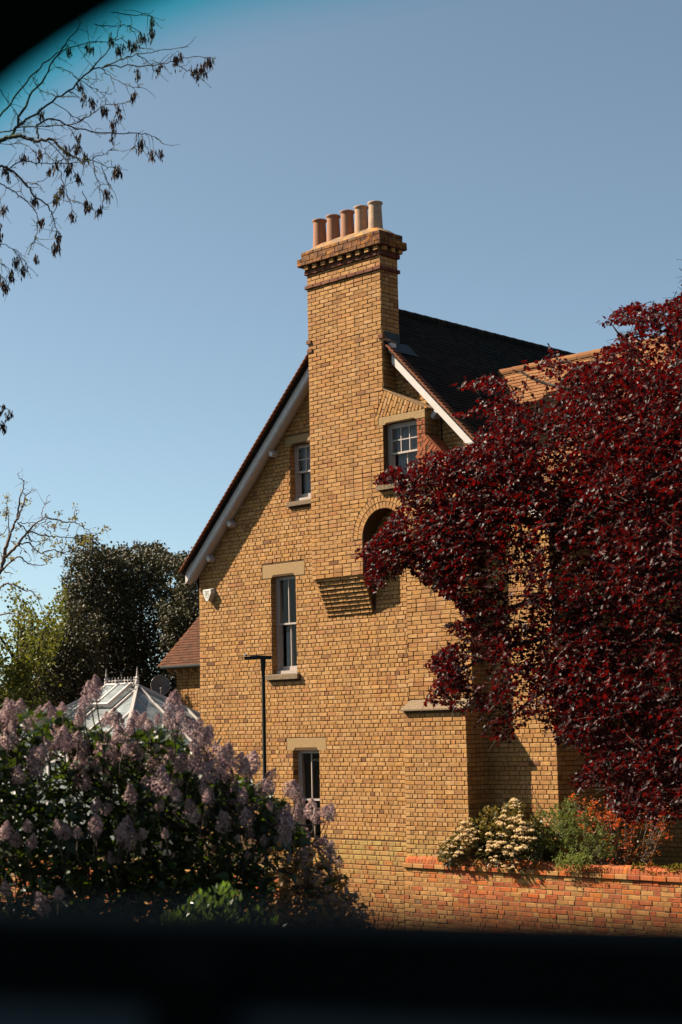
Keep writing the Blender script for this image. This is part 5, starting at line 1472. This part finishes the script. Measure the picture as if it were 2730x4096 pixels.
D = unit(P - (hb_ + (0, 0, 1.9))) * 1.3 + rng.normal(0, 0.5, P.shape) + (0, 0, 0.5)
put('foliage', leaves_mesh('foliage', P, D, rng.uniform(0.03, 0.052, len(P)), 'oval', 'hedge_leaf', spread=1.3), None, hed, kind='stuff')
m = MB()
for _ in range(60):
    i = rng.integers(0, len(P)); m.tube(smooth_line([hb_ + rng.normal(0, .1, 3) * (1, 1, 0), hb_ * .6 + P[i] * (.4, .4, .55) + rng.normal(0, .05, 3), P[i]], 3), list(np.linspace(0.012, 0.002, 7)), 4, cap=False)
m.build('stems', 'bark', hed)

# ------------------------------------------------------------------ ash tree, upper left
def tree_lines(spec, ox, oy, s, depth, wig=0.25, seed=1):
    r = np.random.default_rng(seed); out = []
    for line in spec:
        z0 = r.normal(0, wig); z1 = z0 + r.normal(0, wig)
        n = len(line); out.append([at(ox + x * s, oy + y * s, depth + z0 + (z1 - z0) * i / max(1, n - 1)) for i, (x, y) in enumerate(line)])
    return out
ASH = [[(0,885),(60,860),(130,850),(180,870),(240,880),(330,880),(380,930),(450,970),(500,1000),(520,1030)],[(80,850),(140,700),(210,580),(300,450),(370,330),(430,250),(500,160)],[(0,730),(90,620),(200,480),(300,380),(420,310),(560,265),(700,262),(760,240)],
 [(90,810),(200,730),(330,640),(450,550),(560,450),(640,420),(750,380),(860,345),(990,318),(1140,300)],[(560,450),(690,290),(740,200),(760,130)],[(640,425),(760,415),(900,410),(1010,400),(1100,380),(1210,355),(1340,370)],
 [(240,870),(240,790),(320,740),(430,790),(530,815),(680,835),(860,838),(950,850),(1020,900)],[(0,830),(150,800),(300,790),(450,780),(560,730),(650,670),(750,650),(820,640)],[(0,1045),(60,1060),(150,1140),(220,1230),(300,1290),(330,1340),(345,1420),(380,1480)],
 [(60,1060),(130,1010),(250,1030),(390,1030),(530,1010),(620,980),(700,940)],[(520,1000),(600,1010),(660,1040),(740,1070)],[(590,1010),(600,1090),(630,1180),(650,1240),(640,1300)],[(360,1040),(400,1150),(430,1240),(460,1330)],
 [(0,1150),(60,1180),(140,1240),(200,1290),(240,1380),(230,1460),(210,1510),(180,1600)],[(0,1520),(80,1560),(130,1610),(170,1650)],[(0,1650),(40,1670),(70,1725)],[(-40,1680),(30,1750),(35,1800)],[(350,420),(430,450),(500,500),(600,560),(700,590)],[(640,430),(710,490),(790,530),(880,545)],[(600,450),(610,510)],
 [(590,150),(700,170),(800,160),(830,200)],[(700,80),(850,95),(930,90),(965,120)],[(330,640),(450,720),(560,790)],[(200,480),(250,560),(350,600),(430,610)],[(430,800),(480,880),(520,960),(540,1000)],[(250,890),(290,960),(350,1010),(420,1000)],[(0,900),(120,900),(200,930),(260,990)],
 [(300,880),(420,1000),(450,1050),(490,1120)],[(0,560),(60,650),(130,760),(160,830)],[(800,160),(870,200),(900,240)],[(860,345),(940,400),(960,440)],[(1080,385),(1150,430),(1200,450),(1260,470)],[(860,840),(850,900),(845,930)],[(870,840),(885,910)],[(240,1390),(260,1400)],[(640,1040),(680,1130),(700,1180)],[(150,1140),(220,1150),(310,1105)],[(60,1060),(30,1090)],[(390,1030),(410,960)],
 [(720,660),(750,710),(745,740)],[(560,270),(560,320)],[(700,262),(745,320)],[(760,240),(820,290),(850,300)],[(330,1340),(360,1250)],[(120,1600),(150,1690)],[(520,1200),(550,1290)],[(430,1240),(520,1280),(560,1310)],[(0,1300),(20,1320)],[(450,970),(390,1190),(385,1200)]]
KEYS = [(955,150),(890,245),(820,290),(745,320),(700,270),(560,310),(950,225),(430,350),(1005,435),(1110,380),(1135,355),(1240,490),(1265,430),(1325,400),(1215,470),(1300,420),(880,465),(500,560),(530,620),(265,720),(750,710),(715,770),(840,600),(715,860),(885,910),(1015,960),(500,880),(250,980),(410,960),(530,990),(440,1060),(35,1080),(165,980),(740,1075),(715,1080),(350,1050),(490,1120),(310,1105),(360,1250),(215,1260),(535,1290),(560,1310),(635,1320),(450,1375),(255,1400),(370,1500),(360,1570),(230,1630),(100,1650),(150,1690),(70,1725),(35,1800),(20,1320),(385,1190),(670,1235),(650,700),(960,960),(490,930),(340,1260),(860,275),(580,640),(10,1790)]
def branchy(spec, ox, oy, s, depth, r0, name, par, mat, twigs, seed):
    twigs = twigs * 0.85
    r = np.random.default_rng(seed); lines = tree_lines(spec, ox, oy, s, depth, 0.25, seed); mb = MB(); tips = []
    for li, ln in enumerate(lines):
        P = smooth_line(ln, 4); n = len(P); P[1:-1] += r.normal(0, 0.006, (n - 2, 3))
        rr = r0[li] if li < len(r0) else r0[-1]
        mb.tube(P, list(np.linspace(rr, max(0.0028, rr * 0.25), n)), 5, cap=False)
        for k in range(int(n * twigs)):
            i = r.integers(1, n); t = unit(P[min(i, n - 1)] - P[i - 1]); d = unit(t + r.normal(0, 0.8, 3) * np.array((1, 1, 0.9))); l = r.uniform(0.04, 0.15); cv = r.normal(0, 0.35, 3) + (0, 0, -0.25)
            Q = np.array([P[i] + d * l * k_ + cv * l * k_ * k_ + r.normal(0, .003, 3) * (k_ > 0) for k_ in (0, .3, .6, 1.0)])
            mb.tube(Q, [0.0032, 0.0028, 0.0024, 0.0016], 3, cap=False); tips.append(Q[-1]); tips.append(Q[2])
        tips.append(P[-1])
    return mb, np.array(tips), lines
ash = thing('ash_tree', 'leafless tree with hanging dark seed bunches at the upper left', 'tree', tuple((at(-700, 2000, 15) * (1, 1, 0)).tolist()))
mb, tips, _ = branchy(ASH, 0, 0, 0.6378, 15.0, [0.022, 0.014, 0.010, 0.011, 0.007, 0.007, 0.010, 0.007, 0.012, 0.006, 0.005, 0.005, 0.005, 0.006, 0.004, 0.004, 0.004, 0.0042], 'a', ash, 'bark', 0.85, 5)
ab = at(-700, 2000, 15) * (1, 1, 0)
for (x, y, w) in ((0, 885, .022), (0, 730, .012), (0, 1045, .014), (0, 1150, .008), (0, 1520, .008), (0, 830, .01), (-40, 1680, .006), (0, 1650, 0.006)):
    e = at(x * .6378, y * .6378, 15.0); mb.tube(smooth_line([at(-620, 1500, 15.2), at(-330, 60 + y * .72, 15.1), e], 4), list(np.linspace(0.05, w, 9)), 6)
mb.tube(smooth_line([ab, (ab + at(-620, 1500, 15.2)) / 2 + (0.05, 0, 0), at(-620, 1500, 15.2), at(-520, 400, 15.3), at(-300, -300, 15.3)], 4), list(np.linspace(0.16, 0.03, 17)), 8)
mb.build('trunk', 'bark', ash)
# keys: each bunch is a cluster of hanging blades; one shared shape per kind
def key_mesh(v):
    r = np.random.default_rng(v); n = 22
    P = r.normal(0, 0.010, (n, 3)) * (1, 1, 2.0); D = np.stack([r.normal(0, .16, n), r.normal(0, .16, n), -np.ones(n)], 1)
    return leaves_mesh('seed_bunch', P, D, r.uniform(0.028, 0.048, n), 'blade', 'ash_key', nrm=unit(r.normal(0, 1, (n, 3)) * (1, 1, .2)))
km = [key_mesh(40 + i) for i in range(5)]
for i, (x, y) in enumerate(KEYS + [(-10 + rng.normal(0, 12), 1480 * 1 + rng.normal(0, 20)) for _ in range(3)]):
    for k in range(2 if i % 3 else 3):
        P = at((x + rng.normal(0, 9)) * .6378, (y - 12 + rng.normal(0, 12)) * .6378, 15 + rng.normal(0, .15))
        put('seed_bunch', km[rng.integers(0, 5)], None, ash, mw=Matrix.Translation(Vector(P.tolist())) @ Matrix.Rotation(rng.uniform(0, 6), 4, 'Z') @ Matrix.Scale(rng.uniform(.9, 1.6), 4))
sel = tips[rng.random(len(tips)) < 0.6]; P = np.repeat(sel, 5, 0) + rng.normal(0, .004, (len(sel) * 5, 3)); D = rng.normal(0, 1, P.shape) + (0, 0, .4)
put('buds', leaves_mesh('buds', P, D, rng.uniform(0.010, 0.024, len(P)), 'blade', 'yellow_green_leaf'), None, ash, kind='stuff')
# a low bunch of the same tree that just enters at the left edge
mb = MB(); mb.tube(smooth_line([at(-400, 1500, 15), at(-100, 1590, 15), at(40, 1640, 15)], 4), list(np.linspace(.012, .003, 9)), 5); mb.build('branch', 'bark', ash)
for (x, y) in ((15, 1625), (0, 1650), (30, 1660), (8, 1700), (-6, 1690), (45, 1650), (20, 1705)):
    put('seed_bunch', km[rng.integers(0, 5)], None, ash, mw=Matrix.Translation(Vector(at(x, y, 15).tolist())) @ Matrix.Scale(1.2, 4))

# ------------------------------------------------------------------ budding tree, left
BUD = [[(-100,1700),(0,1500),(60,1290),(80,1180),(150,980),(210,810),(250,680),(270,480)],[(210,810),(260,740),(310,600),(340,450),(310,400)],[(270,480),(310,380),(335,280),(315,240),(260,200),(250,140)],[(340,450),(420,400),(440,335)],[(80,1290),(200,1180),(300,1050),(370,960),(480,840),(570,790),(650,730)],
 [(240,820),(340,825),(470,820),(540,840)],[(570,790),(570,690),(620,570),(670,440)],[(640,750),(780,780),(960,820),(1030,815),(1130,880),(1210,930),(1240,990)],[(370,960),(440,940),(560,990),(700,1010),(850,1015),(1000,1035),(1140,1045),(1200,1000)],[(240,1110),(370,1090),(430,1120),(480,1190),(580,1240),(640,1270),(740,1290),(810,1240)],
 [(580,1230),(700,1200),(760,1195),(830,1235),(950,1210),(1020,1190),(1080,1120),(1110,1070)],[(380,990),(430,1050),(500,1080),(600,1060),(700,1050)],[(0,1520),(130,1370),(260,1280),(340,1340),(400,1380),(500,1400),(640,1390)],[(0,1720),(60,1670),(110,1655),(210,1680),(340,1750),(430,1755),(510,1840),(560,1960),(590,2060)],[(-50,2090),(160,2060),(300,2090)],
 [(130,1000),(130,640)],[(60,1480),(190,1520)],[(250,830),(340,900),(400,1030),(420,1110),(480,1200)],[(830,1230),(880,1160),(910,1010),(940,960)],[(840,1240),(1010,1250)],[(1240,990),(1330,970),(1440,920)],[(1260,1020),(1390,1060)],[(660,750),(620,800),(540,850),(420,960)],[(750,940),(790,800),(790,720)],[(700,970),(640,900),(560,860)],[(30,1300),(0,1180),(0,1080)],[(150,1070),(230,1120),(300,1170),(380,1240),(440,1340)],[(620,570),(700,520)],[(560,1100),(480,1150)],[(960,830),(930,900),(860,910),(820,880)],[(1030,810),(1020,680),(1040,620)],[(0,1000),(60,960),(100,870),(30,860)],[(80,800),(90,640),(100,480)],[(810,1140),(850,1180),(830,1230)],[(770,1040),(810,1130)],[(560,1310),(640,1340)],[(700,800),(650,830),(690,880),(760,900)],[(280,1250),(290,1190)]]
TUFT = [(1450,920),(1380,930),(1230,980),(1190,1060),(1130,1110),(1200,1150),(1030,620),(1030,760),(790,700),(850,840),(740,870),(740,1005),(980,1140),(830,1110),(740,1120),(580,1095),(620,1280),(700,1280),(640,1335),(380,530),(310,590),(60,710),(100,640),(100,480),(240,910),(450,870),(150,1320),(0,1570),(980,780),(20,1000),(790,1250),(480,1220),(530,1850),(1130,860),(1160,1020),(1080,1020),(90,720),(230,1110),(300,590),(610,1030),(100,530)]
bud = thing('budding_tree', 'bare grey tree with small yellow green leaf tufts at the left edge', 'tree', tuple((at(-350, 2700, 24) * (1, 1, 0)).tolist()))
mb, tips, _ = branchy(BUD, 0, 1850, 0.2934, 24.0, [0.042, 0.018, 0.011, 0.009, 0.026, 0.008, 0.008, 0.013, 0.013, 0.013, 0.010, 0.008, 0.016, 0.016, 0.016, 0.012, 0.012, 0.010, 0.008], 'b', bud, 'pale_bark', 0.35, 9)
mb.tube(smooth_line([at(-350, 2700, 24) * (1, 1, 0), at(-200, 2900, 24), at(-100, 2500, 24), at(-29, 2349, 24)], 4), [0.16, 0.15, 0.14, 0.13, 0.12, 0.11, 0.10, 0.09, 0.08, 0.07, 0.06, 0.05, 0.042], 8)
mb.tube(smooth_line([at(-200, 2900, 24), at(-150, 2500, 24), at(0, 2355, 24)], 3), 0.03, 6); mb.tube(smooth_line([at(-200, 2900, 24), at(-100, 2500, 24), at(-15, 2463, 24)], 3), 0.025, 6)
mb.build('trunk', 'pale_bark', bud)
P = []
for (x, y) in TUFT:
    c0 = at(x * .2934, 1850 + y * .2934, 24); n = rng.integers(12, 26); P.append(c0 + rng.normal(0, 0.028, (n, 3)) * (1, 1, .8))
P.append(tips[rng.random(len(tips)) < .3]); P = np.concatenate(P); D = rng.normal(0, 1, P.shape) + (0, 0, .5)
put('leaf_tufts', leaves_mesh('leaf_tufts', P, D, rng.uniform(0.03, 0.06, len(P)), 'oval', 'bud_leaf'), None, bud, kind='stuff')

# ------------------------------------------------------------------ background trees
def bg_tree(name, label, poly, d0, thick, mat, size, n, seed, trunk_px, kind='round', clump=0.010, lo=0.75, gap=0.8):
    r = np.random.default_rng(seed); poly_a = np.array(poly)
    t = thing(name, label, 'tree', tuple((at(trunk_px, 2700, d0 + thick / 2) * (1, 1, 0)).tolist()), 'trees behind the house')
    c = np.stack([r.uniform(poly_a[:, 0].min(), poly_a[:, 0].max(), n), r.uniform(poly_a[:, 1].min(), poly_a[:, 1].max(), n)], 1)
    c = c[inpoly(c + np.stack([150 * hash_noise(c, 0.035, seed + 7) + 85 * hash_noise(c, 0.12, seed + 8), 150 * hash_noise(c, 0.04, seed + 9) + 85 * hash_noise(c, 0.13, seed + 6)], 1), poly)]; dn = lo + gap * hash_noise(c, clump, seed) + 0.45 * hash_noise(c, clump * 3.2, seed + 1); c = c[r.random(len(c)) < dn]
    # uneven front: billows towards the viewer, so that light catches clumps
    bil = 0.5 + 0.9 * hash_noise(c, clump * 0.9, seed + 2)
    dep = d0 + thick * np.clip(r.beta(1.2, 1.6, len(c)) - 0.45 * bil + 0.2, 0, 1)
    P = np.array([at(x, y, d) for (x, y), d in zip(c, dep)])
    k = 3; P = np.repeat(P, k, 0) + r.normal(0, size * 0.9, (len(P) * k, 3)); D = r.normal(0, 1, P.shape) + (0, 0, -.1)
    put('crown', leaves_mesh('crown', P, D, r.uniform(0.7, 1.3, len(P)) * size, kind, mat, np.clip(r.beta(1.3, 2.2, len(P)), 0, 1), spread=1.6), None, t, kind='stuff')
    m = MB(); b0 = at(trunk_px, 2700, d0 + thick / 2) * (1, 1, 0); top = at(trunk_px, poly_a[:, 1].min() + 160, d0 + thick / 2); mid = (b0 + top) / 2
    m.tube(smooth_line([b0, mid, top], 4), list(np.linspace(0.32, 0.05, 9)), 8)
    for _ in range(26):
        i = r.integers(0, len(c)); s0 = mid * r.uniform(.2, 1) + top * 0; s_ = b0 + (top - b0) * r.uniform(.3, .9); m.tube(smooth_line([s_, (s_ + P[i * k]) / 2 + r.normal(0, .2, 3), P[i * k]], 3), list(np.linspace(.07, .015, 7)), 5, cap=False)
    m.build('trunk', 'bark', t); return t
bg_tree('evergreen_oak', 'big dark evergreen oak behind the conservatory, rising against the sky', [(190, 2750), (230, 2600), (250, 2480), (290, 2400), (275, 2330), (300, 2250), (340, 2200), (400, 2200), (440, 2165), (500, 2150), (560, 2175), (610, 2150), (660, 2165), (690, 2190), (670, 2240), (700, 2300), (760, 2420), (800, 2560), (800, 2900), (190, 2950)], 44, 8, 'oak_leaf', 0.075, 34000, 11, 520, lo=0.78, gap=1.1)
bg_tree('evergreen_oak', 'dark evergreen crown just left of the eaves of the gable', [(660, 2330), (690, 2260), (730, 2220), (770, 2235), (830, 2250), (860, 2400), (840, 2700), (640, 2700)], 42, 5, 'oak_leaf', 0.07, 13000, 21, 780, lo=1.0)
bg_tree('broadleaf_tree', 'low olive brown tree between the yellow green tree and the evergreen oak', [(120, 2700), (150, 2520), (230, 2470), (260, 2420), (330, 2500), (420, 2700), (420, 2950), (60, 2950)], 41, 5, 'oak_leaf', 0.07, 15000, 31, 260, lo=0.9)
bg_tree('broadleaf_tree', 'yellow green spring leaved tree at the left edge behind the lilac', [(-200, 2500), (0, 2480), (30, 2420), (60, 2370), (90, 2390), (120, 2440), (160, 2460), (200, 2400), (220, 2350), (245, 2420), (260, 2520), (240, 2650), (250, 2950), (-200, 2950)], 38, 5, 'yellow_green_leaf', 0.075, 12500, 41, 90, 'round', 0.02, 0.6, 1.0)

# ------------------------------------------------------------------ shrubs behind the garden wall
def blob_shrub(name, label, poly, Y0, Y1, seed, base_px): 
    c = at(base_px, 3470, 27); t = thing(name, label, 'shrub', (on_y(base_px, 3440, -0.1)[0], -0.1, 0)); return t
vib = blob_shrub('viburnum_shrub', 'rounded shrub covered in cream flower clusters on top of the garden wall', None, 0, 0, 1, 1960)
VP = [(1752, 3425), (1775, 3365), (1835, 3330), (1850, 3285), (1915, 3268), (1940, 3228), (1990, 3240), (2050, 3200), (2095, 3225), (2085, 3290), (2160, 3275), (2175, 3320), (2150, 3360), (2170, 3440), (2100, 3490), (2000, 3480), (1900, 3460), (1790, 3460)]
c = np.stack([rng.uniform(1750, 2180, 11000), rng.uniform(3200, 3500, 11000)], 1); c = c[inpoly(c, VP)]
cen = on_y(1980, 3370, -0.30)
P = np.array([on_y(x, y, -0.72 + rng.random() * 0.9 * (1 if x > 1850 else 0.35)) for x, y in c])
D = unit(P - cen + (0, 0, .2)) + rng.normal(0, .55, P.shape) + (0, -.2, -.35)
hi_ = np.clip((3500 - c[:, 1]) / 300, 0, 1)  # paler towards the top: highlight painted through the leaf tone
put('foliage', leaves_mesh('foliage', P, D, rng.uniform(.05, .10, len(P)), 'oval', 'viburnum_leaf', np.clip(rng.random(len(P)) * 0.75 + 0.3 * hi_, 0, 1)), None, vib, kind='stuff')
vb = MB(); fm = []
for v in range(4):
    r = np.random.default_rng(v); b_ = MB()
    for i in range(16):
        th, ph = r.uniform(0, 6.28), r.uniform(0, 1.2); q = np.array((math.sin(ph) * math.cos(th), math.sin(ph) * math.sin(th) , math.cos(ph) * 0.7)) * 0.030
        s = r.uniform(.009, .014)
        b_.add([q + (s, 0, 0), q + (0, s, 0), q - (s, 0, 0), q - (0, s, 0), q + (0, 0, s), q - (0, 0, s)], [(0, 1, 4), (1, 2, 4), (2, 3, 4), (3, 0, 4), (1, 0, 5), (2, 1, 5), (3, 2, 5), (0, 3, 5)], r.random())
    fm.append(mesh('flower_cluster', b_.V, b_.F, 'anther_cream', b_.R))
n = 0
for _ in range(900):
    x, y = rng.uniform(1750, 2175), rng.uniform(3205, 3480)
    if not inpoly(np.array([(x, y)]), VP)[0] or n > 150: continue
    if y > 3420 and rng.random() < .5: continue
    if 0.62 + 1.5 * hash_noise(np.array([(x, y)]), 0.05, 77)[0] < rng.random(): continue
    Pc = on_y(x, y, -0.86 + 0.12 * rng.random()); n += 1
    put('flower_cluster', fm[n % 4], None, vib, mw=Matrix.Translation(Vector(Pc.tolist())) @ Matrix.Scale(rng.choice([0.7, 1.0, 1.3, 1.7, 2.1]) * rng.uniform(.85, 1.15), 4))
m = MB()
for _ in range(40):
    i = rng.integers(0, len(P)); m.tube(smooth_line([(cen[0] + rng.normal(0, .15), -0.15, 0.4), (cen[0], -0.2, GZ - 2.5), P[i]], 3), list(np.linspace(.02, .004, 7)), 4, cap=False)
m.build('stems', 'bark', vib)

jun = blob_shrub('conifer_shrub', 'feathery grey green shrub between the cream flowered and the red leaved shrub', None, 0, 0, 1, 2280)
JP = [(2140, 3330), (2160, 3260), (2140, 3240), (2200, 3255), (2260, 3260), (2240, 3220), (2290, 3205), (2330, 3240), (2380, 3290), (2420, 3330), (2480, 3400), (2450, 3430), (2360, 3440), (2350, 3470), (2280, 3470), (2230, 3450), (2160, 3440), (2100, 3400)]
P, D, R = [], [], []
cj = on_y(2290, 3420, -0.3)
for _ in range(900):
    x, y = rng.uniform(2100, 2490), rng.uniform(3205, 3470)
    if not inpoly(np.array([(x, y)]), JP)[0]: continue
    c0 = on_y(x, y, -0.70 + 0.7 * rng.random()); d = unit(c0 - cj + (0, 0, .25)) * .6 + rng.normal(0, .4, 3); d = unit(d); l = rng.uniform(.08, .2); k = 26
    t = rng.random(k)[:, None]; P.append(c0 + d * t * l + rng.normal(0, .012, (k, 3))); D.append(d + rng.normal(0, .6, (k, 3))); R.append(np.clip(rng.normal(.45, .25, k), 0, 1))
for _ in range(60):                                    # bright tufts drooping over the coping
    x, y = rng.uniform(2230, 2360), rng.uniform(3420, 3475); c0 = on_y(x, y, -0.74); k = 26
    P.append(c0 + rng.normal(0, .03, (k, 3))); D.append(rng.normal(0, .6, (k, 3)) + (-.3, -.3, .1)); R.append(np.clip(rng.normal(.85, .15, k), 0, 1))
P, D, R = map(np.concatenate, (P, D, R))
put('foliage', leaves_mesh('foliage', P, D, rng.uniform(.02, .036, len(P)), 'oval', 'juniper_leaf', R, spread=2), None, jun, kind='stuff')
m = MB()
for _ in range(36):
    i = rng.integers(0, len(P)); m.tube(smooth_line([(cj[0] + rng.normal(0, .1), -0.15, 0.4), (cj[0] + .1, -0.2, GZ - 2.3), P[i]], 3), list(np.linspace(.018, .004, 7)), 4, cap=False)
for (x0, y0, x1, y1) in ((2110, 3130, 2200, 3290), (2200, 3290, 2330, 3400)): m.tube(wobble(on_y(x1, y1, -.5), on_y(x0, y0, -.5), 8, .01), .006, 4)
m.build('stems', 'bark', jun)

pho = blob_shrub('photinia_shrub', 'open shrub with fiery red and orange young leaves above the garden wall', None, 0, 0, 1, 2500)
PP = [(2270, 3240), (2240, 3190), (2290, 3170), (2330, 3200), (2420, 3200), (2500, 3210), (2560, 3230), (2640, 3220), (2690, 3250), (2690, 3330), (2620, 3400), (2600, 3470), (2480, 3470), (2420, 3440), (2400, 3360), (2330, 3310)]
ppb = on_y(2500, 3440, 0.0); m = MB(); P, D, R = [], [], []
ends = []
for _ in range(700):
    x, y = rng.uniform(2240, 2690), rng.uniform(3165, 3470)
    if inpoly(np.array([(x, y)]), PP)[0]: ends.append((x, y))
ends = ends[:230]
for i, (x, y) in enumerate(ends):
    e = on_y(x, y, -0.65 + 1.0 * rng.random())
    if i < 90: m.tube(smooth_line([(ppb[0] + rng.normal(0, .2), 0.05, GZ - 3.2), (ppb[0] * .5 + e[0] * .5, e[1] * .4, GZ - 2.2 + rng.uniform(0, .2)), e], 3), list(np.linspace(.014, .003, 7)), 4, cap=False)
    k = rng.integers(7, 14); th = rng.uniform(0, 6.28, k)
    P.append(e + rng.normal(0, .03, (k, 3))); D.append(np.stack([np.cos(th), np.sin(th), rng.uniform(-.2, .9, k)], 1)); young = 0.45 + .55 * rng.random() if (y < 3330 or rng.random() < .25) and rng.random() < 0.72 else rng.random() * .4
    R.append(np.clip(rng.normal(young, .06, k), 0.41 if young > .44 else 0, 1 if young > .44 else .4))
P, D, R = map(np.concatenate, (P, D, R))
put('foliage', leaves_mesh('foliage', P, D, rng.uniform(.04, .075, len(P)), 'oval', 'photinia_leaf', R), None, pho, kind='stuff')
m.build('stems', 'pale_bark', pho)

# ------------------------------------------------------------------ second stretch of garden wall behind the lilac, blue car
gw2 = thing('garden_wall', 'low red brick garden wall glimpsed through the gaps in the lilac', 'wall', (0, -3.3, 0))
pl2 = Plane((0, -3.3, GZ), (1, 0, 0), (0, 0, 1), (0, -1, 0))
G2X = on_y(1120, 3600, -3.3)[0]; m = MB(); m.box((-6, -3.29, 0), (G2X, -3.05, GZ - 2.2)); w2 = m.build('wall_core', 'buff_mortar', gw2)
l = []; lay(l, pl2, -6, G2X, -3.6, -2.25, 'flemish', st=0.235); emit(l, 'old_wall_brick', w2)
m = MB(); m.box((-6, -3.33, GZ - 2.2), (G2X, -3.0, GZ - 2.13)); m.build('coping', 'buff_stone', gw2)

cc = at(620, 3640, 17.5) * (1, 1, 0)
car = thing('parked_car', 'bright blue car almost hidden behind the foot of the lilac', 'car', tuple(cc.tolist()))
hx = np.array((0.80, 0.60, 0)); hx /= np.linalg.norm(hx); hy = np.array((-hx[1], hx[0], 0))
def cp(x, y, z): return cc + hx * x + hy * y + (0, 0, z)
def loft(name, secs, mat, par=car):
    """secs: list of (x, half width, z low, z high, inset)"""
    m = MB(); n = 8; V = []
    for (x, w, z0, z1, ins) in secs:
        for (yy, zz) in ((-w, z0 + .05), (-w, (z0 + z1) / 2), (-w + ins, z1 - .03), (-w + ins + .06, z1), (w - ins - .06, z1), (w - ins, z1 - .03), (w, (z0 + z1) / 2), (w, z0 + .05)): V.append(cp(x, yy, zz))
    F = [(i * n + j, i * n + (j + 1) % n, (i + 1) * n + (j + 1) % n, (i + 1) * n + j) for i in range(len(secs) - 1) for j in range(n)]
    F += [tuple(range(n)), tuple(range(len(secs) * n - 1, (len(secs) - 1) * n - 1, -1))]
    m.add(V, F); return m.build(name, mat, par, smooth=False)
body = loft('body', [(-2.05, .72, .30, .75, .08), (-1.9, .84, .22, .92, .08), (-1.0, .88, .2, .98, .06), (0.9, .88, .2, .98, .06), (1.7, .84, .2, .86, .08), (2.05, .68, .28, .66, .1)], 'car_blue')
loft('cabin_glass', [(-1.75, .74, .93, .99, .1), (-1.25, .74, .93, 1.44, .18), (0.25, .74, .93, 1.47, .18), (1.05, .74, .93, .99, .1)], 'car_glass')
loft('roof', [(-1.25, .56, 1.43, 1.47, .04), (-.5, .60, 1.45, 1.52, .04), (0.25, .56, 1.45, 1.49, .04)], 'car_blue')
for sx in (-1.3, 1.3):
    for sy in (-1, 1):
        m = MB(); N = 20; V = []
        for yy in (sy * .70, sy * .90):
            for j in range(N): t = 2 * math.pi * j / N; V.append(cp(sx + .32 * math.cos(t), yy, .32 + .32 * math.sin(t)))
        m.add(V, [tuple(range(N)), tuple(range(2 * N - 1, N - 1, -1))] + [(j, j + N, (j + 1) % N + N, (j + 1) % N) for j in range(N)]); wl_ = m.build('wheel', 'car_black', car)
        m = MB(); V = [cp(sx + .2 * math.cos(2 * math.pi * j / 12), sy * .905, .32 + .2 * math.sin(2 * math.pi * j / 12)) for j in range(12)]; m.add(V, [tuple(range(12))]); m.build('rim', 'chrome', wl_)
for sy in (-.62, .62):
    m = MB(); m.add([cp(2.04, sy - .14, .58), cp(2.04, sy + .14, .58), cp(1.98, sy + .14, .70), cp(1.98, sy - .14, .70)], [(0, 1, 2, 3)]); m.build('headlight', 'chrome', car)
    m = MB(); m.tube([cp(.75, sy * 1.4, 1.0), cp(.70, sy * 1.6, 1.02)], .06, 6); m.build('mirror', 'car_black', car)
